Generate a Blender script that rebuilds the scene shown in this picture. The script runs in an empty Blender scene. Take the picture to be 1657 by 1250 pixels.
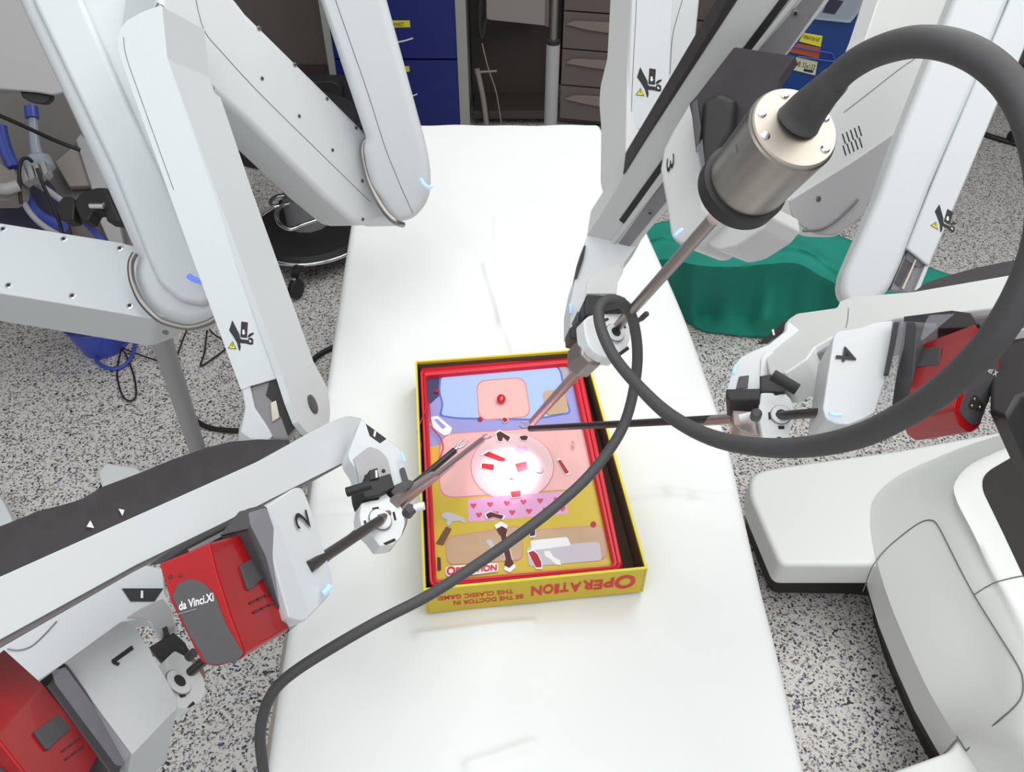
import bpy, bmesh, math, random
from mathutils import Vector, Matrix
random.seed(7)
SC = bpy.context.scene; COL = SC.collection
pi = math.pi
# ------------------------------------------------------------------ camera, world, lights, exposure
F = 1280.0; PITCH = math.radians(42.63); CAM = Vector((0, 0, 1.6325))
cd = bpy.data.cameras.new('camera'); cam = bpy.data.objects.new('camera', cd); COL.objects.link(cam)
cd.sensor_fit = 'HORIZONTAL'; cd.sensor_width = 36.0; cd.lens = 36.0 * F / 1657.0
cd.clip_start = 0.02; cd.clip_end = 60
cam.location = CAM; cam.rotation_euler = (pi / 2 - PITCH, 0, 0)
SC.camera = cam
SC.view_settings.view_transform = 'Standard'; SC.view_settings.look = 'None'
SC.view_settings.gamma = 1.0; SC.view_settings.use_curve_mapping = False
SC.view_settings.exposure = 0.0
FW = Vector((0, math.cos(PITCH), -math.sin(PITCH))); RT = Vector((1, 0, 0)); UP = RT.cross(FW)

w = bpy.data.worlds.new('world'); SC.world = w; w.use_nodes = True
w.node_tree.nodes['Background'].inputs[0].default_value = (0.93, 0.97, 1.0, 1)
w.node_tree.nodes['Background'].inputs[1].default_value = 0.60

def area(name, loc, target, size, power, color=(1, 1, 1), sy=None):
    l = bpy.data.lights.new(name, 'AREA'); l.energy = power; l.color = color
    l.shape = 'RECTANGLE' if sy else 'DISK'; l.size = size
    if sy: l.size_y = sy
    o = bpy.data.objects.new(name, l); COL.objects.link(o); o.location = loc
    o.rotation_euler = (Vector(target) - Vector(loc)).to_track_quat('-Z', 'Y').to_euler()
    return o
area('room_fill', (-0.6, -0.6, 2.75), (0.0, 0.9, 0.8), 2.0, 15, (0.96, 0.98, 1.0), 1.4)  # unseen general fill, added behind the camera
area('surgical_lamp', (0.75, 1.75, 2.5), (0.0, 1.15, 0.78), 1.2, 16, (1.0, 1.0, 0.98))
area('surgical_lamp', (-0.05, 0.75, 2.7), (0.0, 1.0, 0.78), 1.0, 8, (1.0, 1.0, 0.98))  # one surgical light split into two unseen heads to soften arm shadows
area('room_fill', (1.3, 0.2, 2.75), (0.9, 0.6, 0.2), 1.6, 16, (1.0, 0.98, 0.96), 1.2)  # unseen fill, added to brighten the cart at lower right

# ------------------------------------------------------------------ geometry of the view used only to survey real positions
def P(px, py, d):
    return CAM + d * (FW + ((px - 828.5) / F) * RT + ((625 - py) / F) * UP)
def ray(px, py):
    return FW + ((px - 828.5) / F) * RT + ((625 - py) / F) * UP
def Z(px, py, z):
    r = ray(px, py); return CAM + r * ((z - CAM.z) / r.z)
class Plane:
    def __init__(s, a, b, c):
        s.a, s.b, s.c = [v if isinstance(v, Vector) else P(*v) for v in (a, b, c)]
        s.n = (s.b - s.a).cross(s.c - s.a).normalized()
        if s.n.dot(s.a - CAM) < 0: s.n = -s.n          # n points away from the viewer
        s.o = s.a
        s.e1 = (s.b - s.a).normalized(); s.e2 = s.n.cross(s.e1)
    def at(s, px, py):
        r = ray(px, py); return CAM + r * (s.n.dot(s.o - CAM) / s.n.dot(r))
    def shift(s, d):
        q = Plane(s.a + s.n * d, s.b + s.n * d, s.c + s.n * d); return q
    def to2(s, p): v = p - s.o; return (v.dot(s.e1), v.dot(s.e2))
    def to3(s, q): return s.o + s.e1 * q[0] + s.e2 * q[1]
def HP(z):  # horizontal plane
    return Plane(Vector((0, 0, z)), Vector((1, 0, z)), Vector((0, 1, z)))

# ------------------------------------------------------------------ materials
M = {}
def mat(name, col, rough=0.5, metal=0.0, noise=0.0, nscale=40.0, bump=0.0, bscale=200.0, spec=0.5, emit=None, estr=0, coat=0.0):
    m = bpy.data.materials.new(name); m.use_nodes = True; nt = m.node_tree; b = nt.nodes['Principled BSDF']
    b.inputs['Roughness'].default_value = rough; b.inputs['Metallic'].default_value = metal
    b.inputs['Specular IOR Level'].default_value = spec; b.inputs['Coat Weight'].default_value = coat
    c = (*col, 1)
    b.inputs['Base Color'].default_value = c
    tc = nt.nodes.new('ShaderNodeTexCoord')
    if noise > 0:
        n = nt.nodes.new('ShaderNodeTexNoise'); n.inputs['Scale'].default_value = nscale; n.inputs['Detail'].default_value = 4
        nt.links.new(tc.outputs['Object'], n.inputs['Vector'])
        mx = nt.nodes.new('ShaderNodeMix'); mx.data_type = 'RGBA'
        mx.inputs[6].default_value = tuple(x * (1 - noise) for x in col) + (1,)
        mx.inputs[7].default_value = tuple(min(1, x * (1 + noise)) for x in col) + (1,)
        nt.links.new(n.outputs['Fac'], mx.inputs[0]); nt.links.new(mx.outputs[2], b.inputs['Base Color'])
    if bump > 0:
        n = nt.nodes.new('ShaderNodeTexNoise'); n.inputs['Scale'].default_value = bscale; n.inputs['Detail'].default_value = 3
        nt.links.new(tc.outputs['Object'], n.inputs['Vector'])
        bp = nt.nodes.new('ShaderNodeBump'); bp.inputs['Strength'].default_value = bump; bp.inputs['Distance'].default_value = 0.002
        nt.links.new(n.outputs['Fac'], bp.inputs['Height']); nt.links.new(bp.outputs['Normal'], b.inputs['Normal'])
    if emit:
        b.inputs['Emission Color'].default_value = (*emit, 1); b.inputs['Emission Strength'].default_value = estr
    M[name] = m; return m
mat('arm_white', (0.62, 0.65, 0.66), 0.42, noise=0.03, nscale=300)
mat('arm_white_warm', (0.66, 0.665, 0.655), 0.42, noise=0.03, nscale=300)
mat('arm_grey', (0.40, 0.39, 0.40), 0.45, noise=0.03, nscale=300)
mat('seam', (0.16, 0.16, 0.17), 0.7)
mat('black', (0.022, 0.020, 0.021), 0.55, noise=0.2, nscale=200)
mat('print_black', (0.02, 0.017, 0.02), 0.6)
mat('cover_black', (0.042, 0.036, 0.04), 0.75, noise=0.25, nscale=60, bump=0.3, bscale=90)
mat('rubber', (0.075, 0.072, 0.075), 0.62, noise=0.15, nscale=300)
mat('dark_grey', (0.068, 0.064, 0.07), 0.5, noise=0.1, nscale=200)
mat('mid_grey', (0.24, 0.23, 0.24), 0.5, noise=0.08, nscale=200)
mat('red', (0.36, 0.003, 0.006), 0.36, noise=0.10, nscale=60, spec=0.3, coat=0.12)
mat('red_print', (0.10, 0.008, 0.01), 0.5)
mat('steel', (0.38, 0.355, 0.325), 0.36, 1.0, noise=0.06, nscale=120)
mat('steel_cap', (0.62, 0.56, 0.49), 0.5, 1.0, noise=0.04, nscale=120)
mat('chrome', (0.75, 0.75, 0.76), 0.15, 1.0)
mat('ring_steel', (0.30, 0.28, 0.27), 0.35, 0.9)
mat('shaft_black', (0.035, 0.03, 0.032), 0.35)
mat('cannula_steel', (0.36, 0.31, 0.30), 0.38, 0.9, noise=0.06, nscale=300)
mat('tip_metal', (0.72, 0.66, 0.70), 0.3, 0.8)
mat('blue_light', (0.35, 0.55, 1.0), 0.4, emit=(0.30, 0.50, 1.0), estr=0.6)
mat('blue_light_dim', (0.12, 0.18, 0.75), 0.4, emit=(0.2, 0.3, 0.95), estr=0.45)
mat('sheet', (0.86, 0.875, 0.86), 0.9, noise=0.02, nscale=12, bump=0.25, bscale=14)
mat('tan', (0.42, 0.37, 0.32), 0.7)
mat('plastic_white', (0.80, 0.82, 0.82), 0.4)
mat('yellow', (0.62, 0.47, 0.035), 0.55, noise=0.08, nscale=40)
mat('yellow_edge', (0.80, 0.72, 0.04), 0.5)
mat('box_inner_shaded', (0.085, 0.065, 0.04), 0.85, noise=0.15, nscale=60)  # grey cardboard, darkened to carry the shadow inside the box
mat('tray_red', (0.66, 0.012, 0.03), 0.4, noise=0.05, nscale=100)
mat('cavity_red', (0.42, 0.008, 0.02), 0.4)
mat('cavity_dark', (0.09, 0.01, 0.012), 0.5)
mat('p_pillow', (0.42, 0.54, 0.88), 0.4); mat('p_lilac', (0.33, 0.32, 0.66), 0.4); mat('p_rim', (0.10, 0.16, 0.50), 0.4); mat('p_edge', (0.62, 0.24, 0.24), 0.4); mat('p_navy', (0.05, 0.05, 0.13), 0.4)
mat('p_blanket', (0.62, 0.45, 0.04), 0.4, noise=0.12, nscale=12); mat('p_orange', (0.80, 0.42, 0.05), 0.4)
mat('p_pink', (0.85, 0.47, 0.45), 0.4, noise=0.08, nscale=25); mat('p_pale', (0.86, 0.58, 0.60), 0.4)
mat('p_tan', (0.55, 0.36, 0.22), 0.4, noise=0.15, nscale=30); mat('p_brown', (0.16, 0.07, 0.035), 0.5)
mat('p_shorts', (0.74, 0.38, 0.62), 0.4); mat('p_heart', (0.62, 0.07, 0.12), 0.4); mat('p_line', (0.35, 0.12, 0.14), 0.5)
mat('p_grey', (0.42, 0.40, 0.44), 0.4, noise=0.1, nscale=30); mat('p_white', (0.85, 0.83, 0.84), 0.4)
mat('p_silver', (0.55, 0.52, 0.56), 0.35); mat('bulb_red', (0.6, 0.005, 0.01), 0.12, coat=1.0)
mat('label_yellow', (0.72, 0.66, 0.05), 0.5); mat('label_cream', (0.62, 0.62, 0.42), 0.6); mat('label_orange', (0.42, 0.09, 0.03), 0.6)
mat('drape_green', (0.014, 0.27, 0.20), 0.9, noise=0.12, nscale=14, bump=0.3, bscale=300)
mat('cart_white', (0.88, 0.89, 0.86), 0.38, noise=0.02, nscale=200)
mat('cart_grey', (0.47, 0.455, 0.44), 0.45, noise=0.03, nscale=200)
mat('cart_black', (0.035, 0.028, 0.028), 0.6, noise=0.1, nscale=80)
mat('cab_blue', (0.008, 0.018, 0.16), 0.45, noise=0.1, nscale=30)
mat('bin_blue', (0.012, 0.05, 0.22), 0.35)
mat('cab_frame', (0.36, 0.36, 0.33), 0.5)
mat('cab_dark', (0.055, 0.042, 0.036), 0.6)
mat('drawer_grey', (0.15, 0.12, 0.105), 0.5, noise=0.05, nscale=60)
mat('drawer_handle', (0.26, 0.205, 0.18), 0.45)
mat('wall_taupe', (0.15, 0.13, 0.118), 0.8, noise=0.06, nscale=30)
mat('panel_taupe', (0.29, 0.26, 0.235), 0.7)
mat('vent_grey', (0.15, 0.135, 0.125), 0.6, noise=0.05, nscale=30)
mat('vent_white', (0.40, 0.385, 0.39), 0.5)
mat('hose_blue', (0.07, 0.11, 0.46), 0.35)
mat('hose_clear', (0.42, 0.42, 0.46), 0.3)
mat('navy', (0.03, 0.028, 0.06), 0.7)
mat('cord', (0.015, 0.013, 0.013), 0.5)
mat('gold', (0.75, 0.55, 0.2), 0.3, 1.0)
def glassy(name, col, alpha, rough=0.15):
    m = bpy.data.materials.new(name); m.use_nodes = True; nt = m.node_tree; b = nt.nodes['Principled BSDF']
    b.inputs['Base Color'].default_value = (*col, 1); b.inputs['Roughness'].default_value = rough
    b.inputs['Alpha'].default_value = alpha; M[name] = m
glassy('clear_film', (0.50, 0.50, 0.56), 0.16)
glassy('blue_clear', (0.10, 0.16, 0.75), 0.55)
glassy('clear_tub', (0.55, 0.62, 0.72), 0.55)
# terrazzo floor
def floor_mat():
    m = bpy.data.materials.new('terrazzo'); m.use_nodes = True; nt = m.node_tree; N = nt.nodes; L = nt.links; b = N['Principled BSDF']
    b.inputs['Roughness'].default_value = 0.45
    g = N.new('ShaderNodeNewGeometry')
    nd = N.new('ShaderNodeTexNoise'); nd.inputs['Scale'].default_value = 220; L.new(g.outputs['Position'], nd.inputs['Vector'])
    sub = N.new('ShaderNodeVectorMath'); sub.operation = 'MULTIPLY_ADD'
    L.new(nd.outputs['Color'], sub.inputs[0]); sub.inputs[1].default_value = (0.006, 0.006, 0.0); L.new(g.outputs['Position'], sub.inputs[2])
    col = None
    base = N.new('ShaderNodeRGB'); base.outputs[0].default_value = (0.80, 0.77, 0.725, 1); col = base.outputs[0]
    for sc, lo, hi, dark in ((215, 0.865, 0.88, (0.03, 0.028, 0.045)), (260, 0.87, 0.89, (0.20, 0.17, 0.17)), (230, 0.955, 0.965, (0.06, 0.08, 0.22)), (330, 0.80, 0.85, (0.48, 0.43, 0.42))):
        v = N.new('ShaderNodeTexVoronoi'); v.inputs['Scale'].default_value = sc; v.voronoi_dimensions = '2D'
        L.new(sub.outputs[0], v.inputs['Vector'])
        sep = N.new('ShaderNodeSeparateColor'); L.new(v.outputs['Color'], sep.inputs[0])
        r = N.new('ShaderNodeMapRange'); r.inputs[1].default_value = lo; r.inputs[2].default_value = hi; L.new(sep.outputs[0], r.inputs[0])
        mx = N.new('ShaderNodeMix'); mx.data_type = 'RGBA'; L.new(r.outputs[0], mx.inputs[0]); L.new(col, mx.inputs[6]); mx.inputs[7].default_value = (*dark, 1)
        col = mx.outputs[2]
    L.new(col, b.inputs['Base Color']); M['terrazzo'] = m
floor_mat()

# ------------------------------------------------------------------ mesh helpers
def thing(name, label, cat, loc, group=None):
    o = bpy.data.objects.new(name, None); COL.objects.link(o); o.location = loc
    o.empty_display_size = 0.05; o['label'] = label; o['category'] = cat
    if group: o['group'] = group
    return o
def base_of(o):
    v = Vector((0, 0, 0))
    while o: v = v + o.location; o = o.parent
    return v
def finish(name, bm, m, parent=None, smooth=40, wn=False, plabel=None):
    bmesh.ops.recalc_face_normals(bm, faces=bm.faces)
    for f in bm.faces: f.smooth = True
    for e in bm.edges:
        if len(e.link_faces) == 2:
            try:
                if e.calc_face_angle() > math.radians(smooth): e.smooth = False
            except ValueError: pass
    if parent is not None: off = base_of(parent)
    else:
        xs = [v.co.x for v in bm.verts]; ys = [v.co.y for v in bm.verts]; zs = [v.co.z for v in bm.verts]
        off = Vector(((min(xs) + max(xs)) / 2, (min(ys) + max(ys)) / 2, min(zs)))
    for v in bm.verts: v.co -= off
    me = bpy.data.meshes.new(name); bm.to_mesh(me); bm.free()
    ms = m if isinstance(m, (list, tuple)) else [m]
    for q in ms: me.materials.append(M[q])
    o = bpy.data.objects.new(name, me); COL.objects.link(o)
    if parent is not None: o.parent = parent
    else: o.location = off
    if wn:
        md = o.modifiers.new('wn', 'WEIGHTED_NORMAL'); md.keep_sharp = True
    if plabel: o['label'] = plabel
    return o
def tag(o, label, cat, group=None):
    o['label'] = label; o['category'] = cat
    if group: o['group'] = group
    return o
def struct(o): o['kind'] = 'structure'; return o

def rnd(pts, r=0.0, n=5):
    out = []; k = len(pts)
    for i in range(k):
        p = pts[i]; rr = p[2] if len(p) > 2 else r
        a = Vector(pts[i - 1][:2]); b = Vector(p[:2]); c = Vector(pts[(i + 1) % k][:2])
        if rr <= 0: out.append(tuple(b)); continue
        u = a - b; v = c - b
        tu = min(rr, u.length * 0.48); tv = min(rr, v.length * 0.48)
        s = b + u.normalized() * tu; e = b + v.normalized() * tv
        for j in range(n + 1):
            t = j / n
            q = s * (1 - t) ** 2 + b * (2 * t * (1 - t)) + e * t * t
            out.append((q.x, q.y))
    return out
def inset(p, a):
    """offset a loop inwards; runs of edges that would turn over are gathered into one point"""
    k = len(p); out = []
    for i in range(k):
        A = Vector(p[i - 1]); B = Vector(p[i]); C = Vector(p[(i + 1) % k])
        d1 = (B - A).normalized(); d2 = (C - B).normalized()
        n1 = Vector((-d1.y, d1.x)); n2 = Vector((-d2.y, d2.x))
        den = max(0.35, 1 + n1.dot(n2))
        out.append(B + (n1 + n2) * (a / den))
    for _ in range(6):
        bad = []
        for i in range(k):
            j = (i + 1) % k; e0 = Vector(p[j]) - Vector(p[i]); e1 = out[j] - out[i]
            if e1.length > 1e-9 and e0.dot(e1) < 0: bad.append(i)
        if not bad: break
        done = set()
        for i in bad:
            if i in done: continue
            run = [i]
            while (run[-1] + 1) % k in bad and len(run) < k: run.append((run[-1] + 1) % k)
            while (run[0] - 1) % k in bad and len(run) < k: run.insert(0, (run[0] - 1) % k)
            done.update(run)
            ids = run + [(run[-1] + 1) % k]
            # widen one step so that coincident groups merge
            c = Vector((0, 0))
            for q in ids: c += out[q]
            c /= len(ids)
            for q in ids: out[q] = c.copy()
    return [(q.x, q.y) for q in out]
def is_simple(p):
    """True when no two edges of the loop cross"""
    q = dedupe(p, 2e-6); k = len(q)
    def cr(o, a, b): return (a[0] - o[0]) * (b[1] - o[1]) - (a[1] - o[1]) * (b[0] - o[0])
    for i in range(k):
        a, b = q[i], q[(i + 1) % k]
        for j in range(i + 2, k):
            if i == 0 and j == k - 1: continue
            c, d = q[j], q[(j + 1) % k]
            if max(a[0], b[0]) < min(c[0], d[0]) or max(c[0], d[0]) < min(a[0], b[0]) or max(a[1], b[1]) < min(c[1], d[1]) or max(c[1], d[1]) < min(a[1], b[1]): continue
            if cr(a, b, c) * cr(a, b, d) < 0 and cr(c, d, a) * cr(c, d, b) < 0: return False
    return True
def dedupe(p, eps=1e-5):
    out = []
    for q in p:
        if not out or (Vector(q) - Vector(out[-1])).length > eps: out.append(q)
    if (Vector(out[0]) - Vector(out[-1])).length < eps: out.pop()
    return out
def prism(name, px, plane, T, m, parent=None, bev=0.0, r=0.0, ext=None, seg=4, plabel=None, lift=0.0, rn=5, world=False):
    """outline (pixels of the survey, or world points) lying on a real plane, given real thickness T"""
    pl = plane
    if world: p2 = [pl.to2(q) for q in px]; p2 = rnd(p2, r, rn) if r else p2
    else: p2 = [pl.to2(pl.at(*q)) for q in rnd(px, r, rn)]
    p2 = dedupe(p2)
    ar = sum(p2[i - 1][0] * p2[i][1] - p2[i][0] * p2[i - 1][1] for i in range(len(p2)))
    if ar < 0: p2 = p2[::-1]
    ex = (ext if ext is not None else pl.n * T); D = ex.length; eu = ex.normalized()
    b = min(bev, D * 0.45)
    levels = []
    for _ in range(8):
        if b <= 0 or is_simple(inset(p2, b)): break
        b *= 0.7
    if b > 0:
        for k in range(seg + 1):
            t = k / seg * pi / 2; levels.append((b * (1 - math.sin(t)), b * (1 - math.cos(t))))
        for k in range(seg + 1):
            t = k / seg * pi / 2; levels.append((b * (1 - math.cos(t)), D - b * (1 - math.sin(t))))
    else: levels = [(0, 0), (0, D)]
    bm = bmesh.new(); rings = []
    for (ins, dep) in levels:
        q = inset(p2, ins) if ins > 1e-9 else p2
        rings.append([bm.verts.new(pl.to3(c) + eu * dep - pl.n * lift) for c in q])
    k = len(p2)
    for A, B in zip(rings, rings[1:]):
        for i in range(k):
            bm.faces.new((A[i], A[(i + 1) % k], B[(i + 1) % k], B[i]))
    bm.faces.new(rings[0]); bm.faces.new(rings[-1][::-1])
    bmesh.ops.remove_doubles(bm, verts=bm.verts[:], dist=2e-6)
    return finish(name, bm, m, parent, wn=True, plabel=plabel)
def decal(name, px, plane, m, parent, r=0.0, lift=0.0004, T=0.0006, plabel=None):
    return prism(name, px, plane, T, m, parent, r=r, lift=lift, plabel=plabel)
def spline(pts, n=8, rad=None):
    """Catmull-Rom through points"""
    out = []; ro = []; k = len(pts)
    for i in range(k - 1):
        p0 = pts[max(i - 1, 0)]; p1 = pts[i]; p2 = pts[i + 1]; p3 = pts[min(i + 2, k - 1)]
        for j in range(n):
            t = j / n
            out.append(0.5 * ((2 * p1) + (p2 - p0) * t + (2 * p0 - 5 * p1 + 4 * p2 - p3) * t * t + (3 * p1 - p0 - 3 * p2 + p3) * t ** 3))
            if rad: ro.append(rad[i] * (1 - t) + rad[i + 1] * t)
    out.append(pts[-1]); 
    if rad: ro.append(rad[-1])
    return out, ro
def tube_bm(bm, pts, rads, res=12, caps=True, mi=0):
    t = (pts[1] - pts[0]).normalized(); n = t.orthogonal().normalized(); rings = []
    for i, p in enumerate(pts):
        t2 = (pts[min(i + 1, len(pts) - 1)] - pts[max(i - 1, 0)])
        t2 = t2.normalized() if t2.length > 1e-9 else t
        n = (n - t2 * n.dot(t2)).normalized(); b = t2.cross(n); t = t2
        rings.append([bm.verts.new(p + (n * math.cos(2 * pi * a / res) + b * math.sin(2 * pi * a / res)) * rads[i]) for a in range(res)])
    for A, B in zip(rings, rings[1:]):
        for i in range(res):
            f = bm.faces.new((A[i], A[(i + 1) % res], B[(i + 1) % res], B[i])); f.material_index = mi
    if caps:
        bm.faces.new(rings[0][::-1]).material_index = mi; bm.faces.new(rings[-1]).material_index = mi
def tube(name, pts, r, m, parent=None, n=8, res=12, plabel=None, smooth=True):
    rad = r if isinstance(r, (list, tuple)) else [r] * len(pts)
    if len(pts) > 2 and smooth: q, ro = spline(pts, n, rad)
    else: q, ro = pts, rad
    bm = bmesh.new(); tube_bm(bm, q, ro, res)
    return finish(name, bm, m, parent, plabel=plabel)
def lathe(name, a, b, prof, m, parent=None, res=32, plabel=None):
    """prof: (distance along a->b in metres, radius)"""
    ax = (b - a).normalized(); n = ax.orthogonal().normalized(); c = ax.cross(n); bm = bmesh.new(); rings = []
    for (t, r) in prof:
        rings.append([bm.verts.new(a + ax * t + (n * math.cos(2 * pi * k / res) + c * math.sin(2 * pi * k / res)) * max(r, 1e-5)) for k in range(res)])
    for A, B in zip(rings, rings[1:]):
        for i in range(res): bm.faces.new((A[i], A[(i + 1) % res], B[(i + 1) % res], B[i]))
    bm.faces.new(rings[0][::-1]); bm.faces.new(rings[-1])
    return finish(name, bm, m, parent, smooth=30, plabel=plabel)
def box(name, c, dims, m, parent=None, rot=0.0, bev=0.004, tilt=None, plabel=None):
    bm = bmesh.new(); bmesh.ops.create_cube(bm, size=1)
    R = tilt if tilt is not None else Matrix.Rotation(rot, 3, 'Z')
    for v in bm.verts: v.co = Vector((v.co.x * dims[0], v.co.y * dims[1], v.co.z * dims[2]))
    if bev: bmesh.ops.bevel(bm, geom=bm.edges[:], offset=min(bev, min(dims) * 0.4), segments=2, affect='EDGES', profile=0.5)
    for v in bm.verts: v.co = R @ v.co + Vector(c)
    return finish(name, bm, m, parent, wn=True, plabel=plabel)
def sphere_bm(bm, c, r, s=(1, 1, 1)):
    g = bmesh.ops.create_uvsphere(bm, u_segments=20, v_segments=12, radius=r)
    for v in g['verts']: v.co = Vector((v.co.x * s[0], v.co.y * s[1], v.co.z * s[2])) + c
def text_on(name, s, mapf, m, parent, T=None, bold=0.0):
    """flat lettering; mapf(u,v) in 0..1 of the text's own box -> world point, T = thickness vector"""
    cu = bpy.data.curves.new('t', 'FONT'); cu.body = s; cu.offset = bold; cu.resolution_u = 4
    if '\n' in s: cu.align_x = 'CENTER'
    o = bpy.data.objects.new('t', cu); COL.objects.link(o)
    bpy.context.view_layer.update()
    me = o.evaluated_get(bpy.context.evaluated_depsgraph_get()).to_mesh()
    bm = bmesh.new(); bm.from_mesh(me); bpy.data.objects.remove(o)
    x0 = min(v.co.x for v in bm.verts); x1 = max(v.co.x for v in bm.verts); y0 = min(v.co.y for v in bm.verts); y1 = max(v.co.y for v in bm.verts)
    for v in bm.verts: v.co = mapf((v.co.x - x0) / (x1 - x0), (v.co.y - y0) / (y1 - y0))
    return finish(name, bm, m, parent)
def text_px(name, s, plane, o, r, u, m, parent, bold=0.0, lift=0.0009):
    return text_on(name, s, lambda a, b: plane.at(o[0] + r[0] * a + u[0] * b, o[1] + r[1] * a + u[1] * b) - plane.n * lift, m, parent, bold=bold)
def disc_px(name, c, rad, plane, depth, m, parent, lift=0.001, res=20, plabel=None):
    p = plane.at(*c); a = p - plane.n * lift
    return lathe(name, a, a + plane.n, [(0, rad * 0.8), (0.0004, rad), (depth, rad)], m, parent, res=res, plabel=plabel)
def seam(px, plane, parent, r=0.0006, name='panel_seam', lift=0.0):
    pts = [plane.at(*q) - plane.n * lift for q in px]
    return tube(name, pts, r, 'seam', parent, n=5, res=6)
def hazard(plane, parent, o, ax, ay):
    """crush hazard pictogram; o=pixel origin, ax/ay pixel vectors of its unit square (80 px artwork)"""
    def q(l): return [(o[0] + ax[0] * x + ay[0] * y, o[1] + ax[1] * x + ay[1] * y) for x, y in l]
    s = 1 / 1250.0
    def sc(l): return q([(x * s, y * s) for x, y in l])
    decal('warning_symbol', sc([(405, 290), (590, 650), (600, 740), (640, 770), (800, 790), (820, 740), (870, 725), (935, 765), (935, 890), (885, 915), (790, 890), (730, 875), (600, 870), (620, 960), (600, 1060), (575, 1050), (520, 850), (430, 700), (325, 545)]), plane, 'print_black', parent)
    decal('warning_symbol', sc([(635, 320), (800, 345), (775, 740), (610, 720)]), plane, 'print_black', parent)
    decal('warning_symbol', sc([(790, 690), (860, 620), (945, 600), (950, 635), (880, 690), (810, 730)]), plane, 'print_black', parent)
    decal('warning_symbol', sc([(665, 530), (715, 530), (715, 600), (745, 600), (690, 665), (650, 600), (668, 600)]), plane, 'plastic_white', parent, lift=0.0008)
    decal('warning_symbol', sc([(830, 790), (860, 785), (895, 840), (850, 850)]), plane, 'plastic_white', parent, lift=0.0008)
    decal('warning_triangle', sc([(415, 820), (510, 1025), (290, 1000)]), plane, 'print_black', parent)
    decal('warning_triangle', sc([(413, 850), (485, 1005), (318, 988)]), plane, 'label_yellow', parent, lift=0.0008)
    decal('warning_triangle', sc([(400, 880), (418, 880), (412, 960), (398, 955)]), plane, 'print_black', parent, lift=0.0011)

# ------------------------------------------------------------------ the room
TT = 0.78   # table top height
def quad(name, pts, m, th=None):
    bm = bmesh.new(); vs = [bm.verts.new(p) for p in pts]; f = bm.faces.new(vs)
    if th is not None:
        g = bmesh.ops.extrude_face_region(bm, geom=[f])
        for v in g['geom']:
            if isinstance(v, bmesh.types.BMVert): v.co += Vector(th)
    return struct(finish(name, bm, m))
X0, X1, Y0, Y1 = -3.6, 3.6, -2.2, 4.1
quad('floor', [Vector((X0, Y0, 0)), Vector((X1, Y0, 0)), Vector((X1, Y1, 0)), Vector((X0, Y1, 0))], 'terrazzo', (0, 0, -0.05))
quad('wall_back', [Vector((X0, Y1, 0)), Vector((X1, Y1, 0)), Vector((X1, Y1, 3)), Vector((X0, Y1, 3))], 'wall_taupe', (0, 0.1, 0))
quad('wall_left', [Vector((X0, Y0, 0)), Vector((X0, Y1, 0)), Vector((X0, Y1, 3)), Vector((X0, Y0, 3))], 'wall_taupe', (-0.1, 0, 0))
quad('wall_right', [Vector((X1, Y0, 0)), Vector((X1, Y1, 0)), Vector((X1, Y1, 3)), Vector((X1, Y0, 3))], 'wall_taupe', (0.1, 0, 0))
box('baseboard_back', (0, Y1 - 0.008, 0.05), (X1 - X0 - 0.01, 0.014, 0.1), 'cab_dark', bev=0.002)['kind'] = 'structure'

# ------------------------------------------------------------------ operating table and sheet
Lpx = [(591, 203), (578, 290), (565, 370), (546, 490), (528, 610), (510, 720), (494, 830), (474, 950), (458, 1050), (442, 1150), (428, 1250), (410, 1400)]
Rpx = [(972, 203), (1012, 290), (1047, 370), (1101, 490), (1146, 610), (1181, 720), (1206, 830), (1234, 950), (1260, 1050), (1283, 1150), (1306, 1250), (1342, 1400)]
def table():
    t = thing('operating_table', 'padded operating table with steel side rails under the white sheet', 'table', Vector((0, 1.1, 0)))
    L = [Z(a, b, TT - 0.03) for a, b in Lpx]; R = [Z(a, b, TT - 0.03) for a, b in Rpx]
    pl = HP(TT - 0.03)
    def ins(a, b, d):
        return a + (b - a).normalized() * d
    outl = [ins(l, r, 0.028) for l, r in zip(L, R)] + [ins(r, l, 0.028) for l, r in zip(L, R)][::-1]
    outl = [p + Vector((0, -0.02, 0)) for p in outl]
    prism('mattress', outl, pl, 0.06, 'tan', t, bev=0.01, world=True)
    rail = [L[i] + Vector((-0.008, 0, -0.07)) for i in range(5, 12)]
    bm = bmesh.new()
    for a, b in zip(rail, rail[1:]): pass
    tube('side_rail', rail, 0.012, 'tan', t, n=2, res=8)
    rail = [R[i] + Vector((-0.03, 0, -0.09)) for i in range(1, 12)]
    tube('side_rail', rail, 0.012, 'tan', t, n=2, res=8)
    box('table_frame', (0.02, 1.05, TT - 0.115), (0.40, 1.5, 0.05), 'dark_grey', t)
    box('column', (0.02, 1.15, 0.38), (0.22, 0.30, 0.46), 'cart_white', t, bev=0.02)
    box('foot_base', (0.02, 1.15, 0.075), (0.46, 0.95, 0.15), 'cart_grey', t, bev=0.03)
table()
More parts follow.
